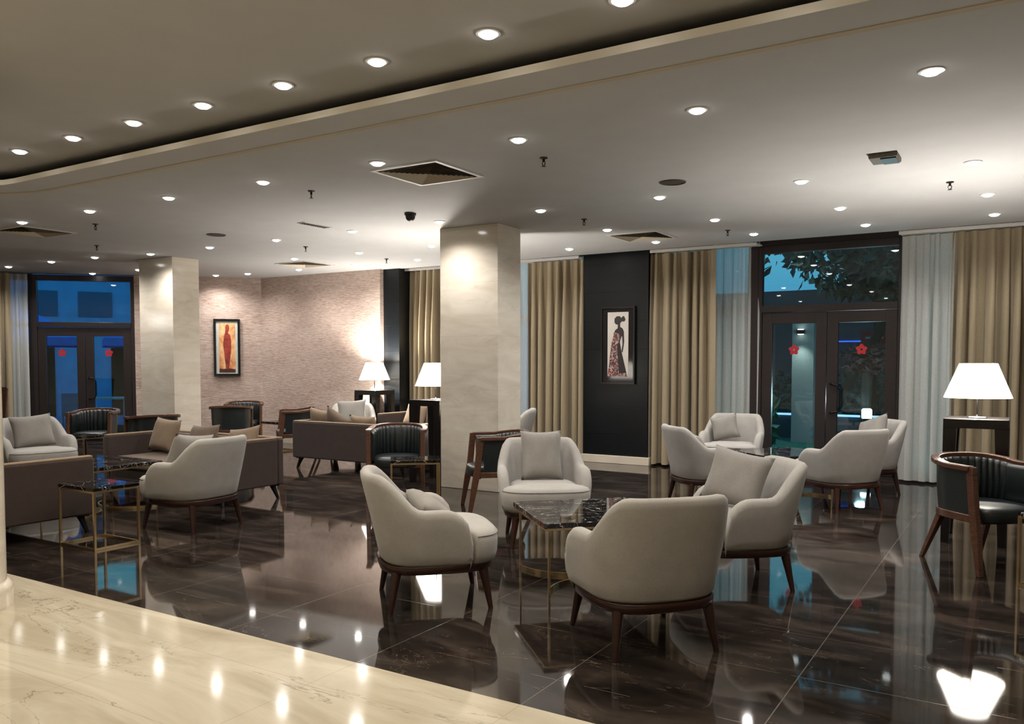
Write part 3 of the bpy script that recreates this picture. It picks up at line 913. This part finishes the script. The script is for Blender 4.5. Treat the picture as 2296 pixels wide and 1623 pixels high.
for k in range(9): down(-.47 - 1.306 * k, 5.05, CZ, 'round downlight in the first long row on the lower ceiling', 'first row of downlights')
for k in range(9): down(-.39 - 1.306 * k, 7.5, CZ, 'round downlight in the second long row, in front of the columns', 'second row of downlights', 56)
for k in range(8): down(-.34 - 1.306 * k, 9.0, CZ, 'round downlight in the third long row, behind the columns', 'third row of downlights')
for k in range(10): down(-.32 - 1.275 * k, 10.24 if k < 6 else 10.08, CZ, 'round downlight in the row nearest the window wall', 'row of downlights at the window wall')
for x, y in ((-13.0, 7.26), (-14.27, 7.26), (-14.1, 8.60), (-12.87, 8.67), (-11.9, 7.3), (-12.5, 9.96)):
    down(x, y, CZ, 'round downlight over the far left corner by the terrace door', 'downlights at the terrace door', 62)

def make_vent():
    root = empty('ceiling_vent'); a = .32
    bm = bmesh.new(); sweep(bm, [(-a + .0, -a, -.004), (a, -a, -.004), (a, a, -.004), (-a, a, -.004)], .045, .012, closed=True); link('vent_frame', bm, M['white'], root)
    box('backing', -a, a, -a, a, -.003, 0, M['void'], root)
    for k in range(9):
        r = .285 - k * .031
        bm = bmesh.new()
        lo = [(-r, -r), (r, -r), (r, r), (-r, r)]
        rings(bm, [[(x, y, -.014) for x, y in lo], [(x * (1 - .016 / r), y * (1 - .016 / r), -.003) for x, y in lo]], False, False)
        link('louvre', bm, M['groove'], root)
    return root
VENT = Proto(make_vent)
for x, y, l in ((-4.27, 5.55, 'large square louvred ceiling vent in the middle of the photo'), (-10.2, 5.5, 'square ceiling vent at the left edge of the photo'),
                (-4.12, 9.72, 'square ceiling vent above the dark pier with the figure print'), (-9.9, 9.62, 'square ceiling vent above the stone wall')):
    VENT.put((x, y, CZ), 90, l, 'vent', 'square ceiling vents')

def make_spr():
    root = empty('ceiling_sprinkler')
    bm = bmesh.new(); lathe(bm, [(.032, 0), (.030, -.008), (.012, -.012)], n=18); link('cover_plate', bm, M['darkplastic'], root)
    bm = bmesh.new(); lathe(bm, [(.010, -.008), (.010, -.035)], n=10)
    for s in (-1, 1): sweep(bm, [(s * .009, 0, -.03), (s * .016, 0, -.045), (s * .004, 0, -.065)], .005, .005)
    lathe(bm, [(.004, -.062), (.018, -.066), (.018, -.069)], n=12); link('nozzle', bm, M['blackmetal'], root)
    return root
SPR = Proto(make_spr)
for (x, y), l in (((-3.19, 5.6), 'right of the large square vent'), ((-5.62, 5.55), 'left of the large square vent'), ((-9.05, 5.57), 'near the left edge vent'), ((-8.39, 8.17), 'left of the dome camera over the rear sofas'),
               ((-10.69, 6.59), 'above the far left chairs'), ((-4.17, 8.22), 'just right of the middle column top'), ((-3.06, 9.81), 'above the sheer curtain'), ((-.6, 8.22), 'above the right table lamp'), ((-8.32, 9.77), 'above the stone wall lamp')):
    SPR.put((x, y, CZ), 90 + random.uniform(-40, 40), 'small dark fire sprinkler ' + l, 'sprinkler', 'ceiling sprinklers')
e = empty('ceiling_camera', (-5.57, 6.93, CZ)); tag(e, 'black dome security camera on the ceiling left of the middle column', 'camera')
bm = bmesh.new(); lathe(bm, [(.062, 0), (.062, -.02), (.056, -.026)], n=24); link('mount', bm, M['darkplastic'], e, smooth=True)
bm = bmesh.new(); lathe(bm, [(.052, -.024), (.050, -.05), (.038, -.072), (.018, -.084), (.004, -.086)], n=24); link('dome', bm, M['marbletop'] if 0 else M['darkplastic'], e, smooth=True)
for (x, y), l in (((-2.66, 6.95), 'round dark ceiling speaker in front of the dark pier'), ((-8.54, 6.82), 'round dark ceiling speaker at the left above the sofas')):
    bm = bmesh.new(); lathe(bm, [(.115, 0), (.113, -.008), (.10, -.010), (.098, -.004), (.002, -.004)], n=32)
    tag(link('ceiling_speaker', bm, simple('speaker_mesh', (.06, .045, .04), .7), None, smooth=True), l, 'speaker', 'round ceiling speakers').location = (x, y, CZ)
e = empty('ceiling_hatch', (-.95, 6.93, CZ), 0); tag(e, 'small square dark ceiling box near the right lamp', 'ceiling box')
box('housing', -.10, .10, -.12, .12, -.035, 0, simple('dull_bronze_box', (.10, .08, .06), .5), e, bevel=.004); box('grille', -.02, .09, -.10, .10, -.045, -.034, M['darkplastic'], e)
e = empty('ceiling_grille_vent', (-6.97, 6.94, CZ)); tag(e, 'small rectangular ceiling grille left of the dome camera', 'vent')
box('frame', -.06, .06, -.22, .22, -.008, 0, M['white'], e)
bm = bmesh.new()
for k in range(12): bx(bm, -.045, .045, -.2 + k * .034, -.2 + k * .034 + .012, -.012, -.007)
link('slats', bm, M['darkplastic'], e)

# ------------------------------------------------------------------ curtains
def curtain(name, p0, p1, z0, z1, amp, pitch, m, label, cat='curtain', group=None, seed=1, flare=0):
    rnd = random.Random(seed)
    p0 = Vector(p0); p1 = Vector(p1); d = p1 - p0; Lg = d.length; u = d / Lg; nv = Vector((-u.y, u.x))
    nx = int(Lg / .014) + 2; nz = 14
    nf = max(2, int(Lg / pitch)); ph = [rnd.uniform(-.8, .8) for _ in range(nf + 2)]; am = [rnd.uniform(.35, 1.2) for _ in range(nf + 2)]
    bm = bmesh.new(); rows = []
    for j in range(nz + 1):
        tz = j / nz; z = z1 + (z0 - z1) * tz; row = []
        for i in range(nx + 1):
            t = i / nx; q = t * nf; k = int(min(q, nf - 1e-6)); f = q - k
            A = am[k] * (1 - f) + am[k + 1] * f; P = ph[k] * (1 - f) + ph[k + 1] * f
            gather = .45 + .55 * min(1, tz * 3)
            w = math.copysign(abs(math.sin(2 * PI * q + P * 2.2)) ** .75, math.sin(2 * PI * q + P * 2.2)) + .28 * math.sin(4 * PI * q + P * 5 + tz * 1.4)
            off = amp * A * gather * w
            side = (t - .5) * flare * tz + .012 * math.sin(tz * 5 + k)
            th_ = 2 * PI * q + P * 2.2
            c = p0 + u * (t * Lg - pitch * .17 * gather * math.sin(2 * th_) + (t - .5) * flare * tz) + nv * off
            row.append(bm.verts.new((c.x, c.y, z)))
        rows.append(row)
    for a, b in zip(rows[:-1], rows[1:]):
        for i in range(nx): bm.faces.new((a[i], a[i + 1], b[i + 1], b[i]))
    o = link(name, bm, m, None, smooth=True, angle=180)
    return tag(o, label, cat, group)
CT = 3.045
curtain('drape_curtain', (-9.0, 11.20), (-8.15, 11.20), .03, CT, .115, .125, M['curtain'], 'tan pleated curtain left of the middle column beside the dark pier', seed=3)
curtain('sheer_curtain', (-7.6, 11.42), (-6.55, 11.42), .03, 3.27, .025, .12, M['sheer'], 'narrow strip of sheer curtain right of the middle column', seed=5)
curtain('drape_curtain', (-6.66, 11.22), (-5.67, 11.22), .03, CT, .115, .14, M['curtain'], 'tan pleated curtain between the middle column and the dark pier', seed=11)
curtain('drape_curtain', (-4.61, 11.22), (-3.66, 11.22), .03, CT, .115, .135, M['curtain'], 'tan pleated curtain right of the dark pier', seed=8, flare=.02)
curtain('sheer_curtain', (-3.78, 11.47), (-3.12, 11.47), .03, 3.27, .025, .11, M['sheer'], 'sheer curtain left of the garden door', seed=6)
curtain('sheer_curtain', (-1.33, 11.26), (-.745, 11.26), .03, CT, .04, .13, M['sheer'], 'sheer curtain right of the garden door', seed=9)
curtain('drape_curtain', (-.775, 11.22), (.9, 11.22), .03, CT, .115, .135, M['curtain'], 'tan pleated curtain behind the right table lamp', seed=12)
# far left window
a0 = W(4.20, .14); a1 = W(3.92, .14)
curtain('sheer_curtain', a0, a1, .03, 3.04, .03, .12, M['sheer'], 'sheer curtain left of the terrace door', seed=21)
a0 = W(5.3, .26); a1 = W(4.17, .26)
curtain('drape_curtain', a0, a1, .03, 3.04, .08, .13, M['curtain'], 'tan curtain at the far left of the photo', seed=22)
for (x0, x1), l in (((-8.99, -5.68), 'white curtain rail behind the middle column'), ((-4.55, -3.05), 'white curtain rail left of the garden door'), ((-1.34, 3.9), 'white curtain rail right of the garden door')):
    bm = bmesh.new(); bx(bm, x0, x1, 11.02, 11.05, 3.035, 3.075); bx(bm, x0, x1, 11.05, 11.3, 3.055, 3.07)
    tag(link('curtain_rail', bm, M['white'], None), l, 'curtain rail', 'white curtain rails')

# ------------------------------------------------------------------ pictures
def poly(bm, pts, y0, y1):
    rings(bm, [[(x, y0, z) for x, z in pts], [(x, y1, z) for x, z in pts]])

def canvas_mat(name, stops, sc=(1, 1, 2)):
    m, nt, bs = mat(name)
    f = noise(nt, texco(nt, sc), 5, 6, .6, .5)
    r = ramp(nt, stops); L(nt, f, r.inputs[0]); L(nt, r.outputs[0], bs.inputs['Base Color']); bs.inputs['Roughness'].default_value = .5
    return m
# red painting on the slanting wall (faces the room: local -Y)
px, pz, pw, ph = W(.62, .03), 1.765, .47, 1.06
e = empty('framed_painting', (px[0], px[1], pz), R(45)); tag(e, 'black framed red and orange painting of a draped figure on the stone wall', 'painting')
bm = bmesh.new(); f = .042
for x0, x1, z0, z1 in ((-pw / 2, pw / 2, ph / 2 - f, ph / 2), (-pw / 2, pw / 2, -ph / 2, -ph / 2 + f), (-pw / 2, -pw / 2 + f, -ph / 2 + f, ph / 2 - f), (pw / 2 - f, pw / 2, -ph / 2 + f, ph / 2 - f)):
    bx(bm, x0, x1, -.02, .02, z0, z1)
link('picture_frame', bm, M['blackwood'], e)
box('mat_board', -pw / 2 + f, pw / 2 - f, 0, .015, -ph / 2 + f, ph / 2 - f, simple('pale_mat_board', (.52, .56, .54), .7), e)
cv = box('canvas', -.14, .145, -.004, 0, -.46, .45, canvas_mat('orange_wash', [(.35, (.52, .17, .06)), (.5, (.75, .38, .16)), (.65, (.85, .60, .34))], (2, 1, 1)), e)
bm = bmesh.new()
fig = [(-.02, -.40), (.03, -.40), (.05, -.24), (.07, -.05), (.075, .13), (.055, .23), (.02, .27), (.03, .31), (.045, .35), (.04, .40), (.015, .435), (-.015, .42), (-.03, .37), (-.025, .32), (-.03, .27), (-.055, .20), (-.068, .05), (-.05, -.12), (-.035, -.28)]
poly(bm, fig, -.007, -.004)
link('draped_figure', bm, canvas_mat('deep_red_paint', [(.35, (.16, .02, .02)), (.65, (.42, .06, .035))]), cv)
bm = bmesh.new(); poly(bm, [(-.14, -.46), (.145, -.46), (.145, -.405), (.03, -.385), (-.06, -.40), (-.14, -.39)], -.0065, -.004)
link('dark_ground', bm, simple('dark_umber_paint', (.07, .02, .015), .5), cv)
# figure print on the dark pier
e = empty('framed_print', (-5.08, 11.13, 1.74)); tag(e, 'dark framed print of a slender figure in a patterned robe on the dark pier', 'picture')
bm = bmesh.new(); w2, h2, f = .27, .565, .022
for x0, x1, z0, z1 in ((-w2, w2, h2 - f, h2), (-w2, w2, -h2, -h2 + f), (-w2, -w2 + f, -h2 + f, h2 - f), (w2 - f, w2, -h2 + f, h2 - f)):
    bx(bm, x0, x1, -.03, .018, z0, z1)
link('picture_frame', bm, M['blackwood'], e)
dk = simple('glossy_dark_mat', (.018, .017, .018), .08)
box('mat_board', -w2 + f, w2 - f, -.008, .012, -h2 + f, h2 - f, dk, e)
cv = box('print', -.165, .165, -.011, -.008, -.455, .485, simple('pale_print_paper', (.60, .55, .50), .5, 0, .06, 6), e)
blk = simple('black_ink', (.018, .013, .014), .5)
bm = bmesh.new()
poly(bm, [(-.045, .22), (-.005, .25), (.0, .30), (-.035, .31), (-.055, .335), (-.055, .39), (-.02, .425), (.03, .425), (.05, .40), (.09, .43), (.11, .40), (.12, .37), (.10, .345), (.06, .35), (.035, .32), (.035, .27), (.075, .245), (.095, .20), (.10, .05), (.085, -.06), (.075, -.10), (.06, -.095), (.075, .02), (.07, .12), (.06, .14), (.03, .05), (.06, -.10), (.14, -.405), (.02, -.405), (.0, -.15), (-.02, .08), (-.06, .17)], -.014, -.011)
link('dark_figure', bm, blk, cv)
def robe():
    m, nt, bs = mat('patterned_robe')
    vo = N(nt, 'ShaderNodeTexVoronoi'); vo.inputs['Scale'].default_value = 60; L(nt, texco(nt), vo.inputs['Vector'])
    r = ramp(nt, [(.25, (.05, .01, .01)), (.45, (.30, .05, .045)), (.6, (.50, .42, .38)), (.8, (.06, .05, .05))]); L(nt, vo.outputs['Color'], r.inputs[0])
    L(nt, r.outputs[0], bs.inputs['Base Color']); return m
bm = bmesh.new(); poly(bm, [(-.06, .19), (.02, .17), (.05, .13), (.02, .06), (-.015, .0), (.0, -.14), (.02, -.405), (.14, -.41), (.155, -.455), (-.165, -.455), (-.155, -.40), (-.13, -.20), (-.10, .03)], -.0165, -.0142)
link('patterned_robe', bm, robe(), cv)

# ------------------------------------------------------------------ outside
MO = {}
MO['grass'] = simple('lawn', (.02, .10, .06), .95, 0, .4, 12)
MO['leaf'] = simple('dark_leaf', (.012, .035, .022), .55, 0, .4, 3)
MO['leaf2'] = simple('mid_green_leaf', (.09, .24, .12), .5, 0, .4, 3)  # brighter green than the tree leaves, for the shrubs
MO['wall'] = simple('grey_render', (.075, .075, .085), .85, 0, .15, 2)
MO['pave'] = simple('terrace_paving', (.10, .22, .42), .5, 0, .2, 3)
MO['blue'] = simple('blue_awning_canvas', (.03, .24, .85), .8, 0, .15, 3)
MO['bluewall'] = simple('blue_grey_render', (.14, .38, .66), .85, 0, .15, 3)
struct(box('ground', -30, 8, 11.75, 30, -.2, -.05, MO['grass']), 'lawn outside')
bm = bmesh.new(); rings(bm, [[(x, y, z) for x, y in ((-16.5, 7.0), (-12.6, 11.4), (-13, 28), (-34, 28), (-34, 0), (-19.2, 0))] for z in (-.04, -.02)])
struct(link('ground', bm, MO['pave']), 'terrace paving outside the far left door')
# garden wall / building beyond
e = tag(box('garden_building', -9.5, 6, 21, 23, -.05, 3.25, MO['wall']), 'dark rendered building beyond the garden door', 'building')
e = tag(box('porch_post', -3.83, -3.43, 16.4, 16.9, -.05, 2.42, simple('pale_post_render', (.22, .21, .20), .8)), 'pale square post with a lit wall lamp outside the garden door', 'post')
wl = empty('outdoor_sconce', (-3.66, 16.36, 2.07)); tag(wl, 'small up and down wall lamp on the pale post outside', 'lamp')
box('housing', -.07, .07, -.06, .03, -.04, .04, M['blackmetal'], wl)
box('lamp_lens', -.05, .05, -.05, .0, .04, .05, M['lens'], wl); box('lamp_lens', -.05, .05, -.05, .0, -.05, -.04, M['lens'], wl)
for dz, rx in ((.1, 180), (-.1, 0)):
    ld = bpy.data.lights.new('sconce_beam', 'SPOT'); ld.energy = 45; ld.spot_size = R(95); ld.spot_blend = .9; ld.color = (1, .97, .9); ld.shadow_soft_size = .03
    lo = bpy.data.objects.new('sconce_beam', ld); COL.objects.link(lo); lo.location = (-3.66, 16.22, 2.07 + dz); lo.rotation_euler = (R(rx), 0, 0)
tag(box('led_strip', -5.2, -1.9, 17.2, 17.24, .42, .46, emis('blue_white_led', (.35, .5, 1), 2.2)), 'low blue white light strip across the garden', 'light strip')
tag(box('led_strip', -4.25, -3.0, 20.96, 20.999, 1.97, 2.0, emis('blue_led', (.05, .15, .9), 1.4)), 'blue light strip on the building beyond the garden', 'light strip')
tag(box('low_wall', -5.6, 3, 17.25, 17.45, -.05, .40, MO['wall']), 'low garden wall under the light strip', 'wall')
b = empty('garden_bollard', (-2.2, 14.6, -.05)); tag(b, 'white glowing garden bollard lamp outside the door', 'lamp')
bm = bmesh.new(); lathe(bm, [(.05, 0), (.05, .62)], n=16); link('post', bm, M['blackmetal'], b)
bm = bmesh.new(); lathe(bm, [(.075, .62), (.08, .64), (.08, .76), (.06, .78)], n=20); link('lamp_head', bm, emis('bollard_glow', (.85, .93, 1), 9), b, smooth=True)
bm = bmesh.new(); bx(bm, -.26, .26, -.02, .02, -.12, .12)
sg = link('red_sign', bm, simple('red_sign_face', (.35, .015, .02), .5)); sg.location = (-2.46, 17.2, 1.96); tag(sg, 'dim red sign board hanging beyond the right door leaf', 'sign')
box('sign_stroke', -.18, .14, -.026, -.02, -.02, .02, simple('sign_white', (.5, .45, .45), .5), sg)
tag(box('sign_post', -2.50, -2.44, 17.24, 17.30, -.05, 3.0, M['blackmetal']), 'thin dark post carrying the red sign', 'post')
# foliage
def foliage(name, blobs, m, seed, size, label, cat, trunk=None):
    rnd = random.Random(seed); bm = bmesh.new()
    for (cx, cy, cz, rx, ry, rz, n) in blobs:
        for _ in range(n):
            while True:
                p = Vector((rnd.uniform(-1, 1), rnd.uniform(-1, 1), rnd.uniform(-1, 1)))
                if p.length <= 1: break
            c = Vector((cx + p.x * rx, cy + p.y * ry, cz + p.z * rz))
            a = Vector((rnd.gauss(0, 1), rnd.gauss(0, 1), rnd.gauss(-.3, .7))).normalized()
            s = a.cross(Vector((rnd.gauss(0, 1), rnd.gauss(0, 1), rnd.gauss(0, 1)))).normalized()
            l = size * rnd.uniform(.6, 1.3); w = l * .22
            k = a.cross(s).normalized() * w * .3
            v = [bm.verts.new(q) for q in (c, c + a * l * .45 + s * w + k, c + a * l, c + a * l * .45 - s * w + k)]
            bm.faces.new(v)
    e = empty(name, (blobs[0][0], blobs[0][1], 0)); tag(e, label, cat)
    bmesh.ops.translate(bm, verts=bm.verts, vec=(-blobs[0][0], -blobs[0][1], 0))
    link('foliage', bm, m, e)
    if trunk:
        bm = bmesh.new(); sweep(bm, trunk, 0, 0, r=.09, n=8); link('trunk', bm, simple('bark', (.03, .025, .02), .9), e)
    return e
foliage('garden_tree', [(-3.0, 16.8, 3.9, 1.1, .8, 1.1, 1300), (-1.7, 17.0, 3.9, 1.5, .9, 1.4, 2300), (-.2, 16.6, 3.9, 1.4, 1, 1.3, 1700), (-4.2, 17.4, 4.2, .8, .6, .8, 260), (-1.2, 17.9, 3.0, 2.4, .4, .35, 900)], MO['leaf'], 4, .27,
        'dark leafy tree against the dusk sky above the garden door', 'tree', [(-.5, .2, -.05), (.6, .2, 2.0), (1.2, .1, 3.8)])
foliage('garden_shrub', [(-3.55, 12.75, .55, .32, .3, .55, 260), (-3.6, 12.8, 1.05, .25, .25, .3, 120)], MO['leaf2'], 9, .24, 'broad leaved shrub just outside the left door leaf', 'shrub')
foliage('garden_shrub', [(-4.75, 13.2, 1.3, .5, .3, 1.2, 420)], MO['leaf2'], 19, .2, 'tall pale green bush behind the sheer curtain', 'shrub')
foliage('garden_shrub', [(-2.4, 15.8, 1.55, .45, .3, .28, 380)], simple('reddish_leaf', (.06, .02, .02), .6), 29, .14, 'dark red leaved bush beyond the right door leaf', 'shrub', [(0, 0, -.05), (0, 0, 1.4)])
foliage('hedge', [(-3.2, 19.0, .7, 3.6, .6, .65, 2400)], simple('teal_hedge', (.03, .11, .09), .8, 0, .4, 4), 31, .2, 'low teal hedge at the back of the garden', 'hedge')
gl = bpy.data.lights.new('garden_light', 'POINT'); gl.energy = 90; gl.color = (.8, .95, 1); gl.shadow_soft_size = .1
go = bpy.data.objects.new('garden_light', gl); COL.objects.link(go); go.location = (-2.2, 14.2, .9)
# terrace side
tb = empty('terrace_building', (-22.3, 13.4, 0), R(59)); tag(tb, 'blue grey building with square windows beyond the terrace', 'building')
box('wall', -7, 7, 0, 2.5, -.05, 3.95, MO['bluewall'], tb)
box('roof_edge', -7.1, 7.1, -.15, .05, 3.95, 4.1, M['white'], tb)
for k in range(9):
    wx = -5.6 + k * 1.35
    w_ = box('window', wx, wx + .85, -.03, 0, 2.75, 3.45, simple('window_shade_blue', (.02, .10, .20), .4), tb)
for k in range(4):
    wx = -5.2 + k * 2.9
    box('doorway', wx, wx + 1.5, -.03, 0, -.02, 1.95, M['void'], tb)
def awning(x, y, rz, label, w=2.9, d=1.3, z=2.22):
    e = empty('terrace_parasol', (x, y, 0), R(rz)); tag(e, label, 'parasol', 'blue parasols on the terrace')
    bm = bmesh.new(); rings(bm, [[(-w / 2, -d, z - .38), (w / 2, -d, z - .38), (w / 2, d, z - .38), (-w / 2, d, z - .38)], [(-w / 2, -d, z - .2), (w / 2, -d, z - .2), (w / 2, d, z - .2), (-w / 2, d, z - .2)], [(-.1, -.05, z + .5), (.1, -.05, z + .5), (.1, .05, z + .5), (-.1, .05, z + .5)]], False, True)
    link('canopy', bm, MO['blue'], e)
    bm = bmesh.new(); lathe(bm, [(.03, 0), (.03, z + .45)], n=10); link('pole', bm, M['chrome'], e)
    bm = bmesh.new(); lathe(bm, [(.3, -.02), (.3, .06), (.05, .1)], n=16); link('foot', bm, M['blackmetal'], e)
    return e
awning(-18.9, 9.7, 59, 'blue parasol seen through the left leaf of the terrace door')
awning(-17.2, 12.4, 59, 'blue parasol with white marks seen through the right leaf of the terrace door')
bm = bmesh.new()
for k, (w, h) in enumerate(((.09, .16), (.13, .15), (.11, .13))):
    cx = -.25 + k * .24
    bx(bm, cx - w / 2, cx - w / 2 + .035, -.01, 0, -h / 2, h / 2); bx(bm, cx - w / 2, cx + w / 2, -.01, 0, h / 2 - .035, h / 2)
    if k != 2: bx(bm, cx - w / 2, cx + w / 2, -.01, 0, -.02, .015)
    if k == 1: bx(bm, cx + w / 2 - .035, cx + w / 2, -.01, 0, -h / 2, h / 2)
mk = link('sign_marks', bm, simple('white_print', (.8, .85, .9), .6)); c = bpy.data.objects['terrace_parasol.001']
mk.parent = c; mk.location = (0.0, -1.415, 2.06)
for (x, y), l in (((-16.9, 10.6), 'white terrace table outside the left door leaf'), ((-16.0, 12.0), 'white terrace table behind the door stile')):
    e = empty('terrace_table', (x, y, -.02), R(45)); tag(e, l, 'table', 'white terrace tables')
    box('table_top', -.45, .45, -.4, .4, .72, .75, M['white'], e)
    for sx in (-1, 1):
        for sy in (-1, 1): box('leg', sx * .4 - .02, sx * .4 + .02, sy * .35 - .02, sy * .35 + .02, 0, .72, M['white'], e)
for k, (x, y) in enumerate(((-15.9, 10.9), (-15.2, 11.6), (-14.9, 10.9), (-16.6, 9.7))):
    e = empty('terrace_chair', (x, y, -.02), R(200 + 70 * k)); tag(e, ('blue grey terrace chair nearest the middle stile', 'blue grey terrace chair outside the right door leaf', 'blue grey terrace chair close behind the door handle', 'blue grey terrace chair outside the left door leaf')[k], 'chair', 'terrace chairs')
    mm = MO['bluewall']
    box('seat', -.22, .22, -.22, .22, .42, .46, mm, e); box('backrest', -.22, .22, -.24, -.20, .46, .88, mm, e)
    for sx in (-1, 1):
        for sy in (-1, 1): box('leg', sx * .2 - .015, sx * .2 + .015, sy * .2 - .015, sy * .2 + .015, 0, .42, mm, e)
# two globe lamps on the lobby's far wall side (they show as glints on the left marble column)
for x, y, z, l in ((-17.4, 3.5, 2.45, 'glowing globe pendant lamp in the far corner of the lobby'), (-16.55, 3.5, 2.42, 'second glowing globe pendant lamp in the far corner, nearer the room')):
    e = empty('pendant_lamp', (x, y, z)); tag(e, l, 'lamp', 'globe pendant lamps')
    bm = bmesh.new(); bmesh.ops.create_uvsphere(bm, u_segments=20, v_segments=12, radius=.13); link('globe', bm, M['lens'], e, smooth=True)
    bm = bmesh.new(); lathe(bm, [(.006, .12), (.006, CZ - z)], n=8); link('cord', bm, M['blackmetal'], e)

# ------------------------------------------------------------------ light, world, camera
w = bpy.data.worlds.new('World'); scn.world = w; w.use_nodes = True
nt = w.node_tree; bg = nt.nodes['Background']
tc = N(nt, 'ShaderNodeTexCoord'); sp = N(nt, 'ShaderNodeSeparateXYZ'); L(nt, tc.outputs['Generated'], sp.inputs[0])
rp = ramp(nt, [(0, (.06, .28, .55)), (.2, (.24, .72, .92)), (1, (.06, .30, .62))]); L(nt, sp.outputs[2], rp.inputs[0])
L(nt, rp.outputs[0], bg.inputs[0]); bg.inputs[1].default_value = .95

P = 2.6; F = 1853.0
cam = bpy.data.cameras.new('camera'); co = bpy.data.objects.new('camera', cam); COL.objects.link(co)
co.location = (0, 0, 1.5); co.rotation_euler = (R(90 - P), 0, R(31.84))
cam.sensor_width = 36; cam.sensor_fit = 'HORIZONTAL'; cam.lens = F / 2296 * 36
cam.shift_y = (811 + F * math.tan(R(P)) - 811.5) / 2296
cam.clip_start = .05; cam.clip_end = 200
scn.camera = co
scn.view_settings.view_transform = 'Standard'; scn.view_settings.look = 'None'
scn.view_settings.gamma = 1; scn.view_settings.exposure = 0.36; scn.view_settings.use_curve_mapping = False
scn.cycles.use_denoising = True
scn.cycles.max_bounces = 8; scn.cycles.diffuse_bounces = 4; scn.cycles.glossy_bounces = 5; scn.cycles.transparent_max_bounces = 16
scn.cycles.caustics_reflective = False; scn.cycles.caustics_refractive = False
scn.cycles.sample_clamp_indirect = 4; scn.cycles.use_light_tree = True
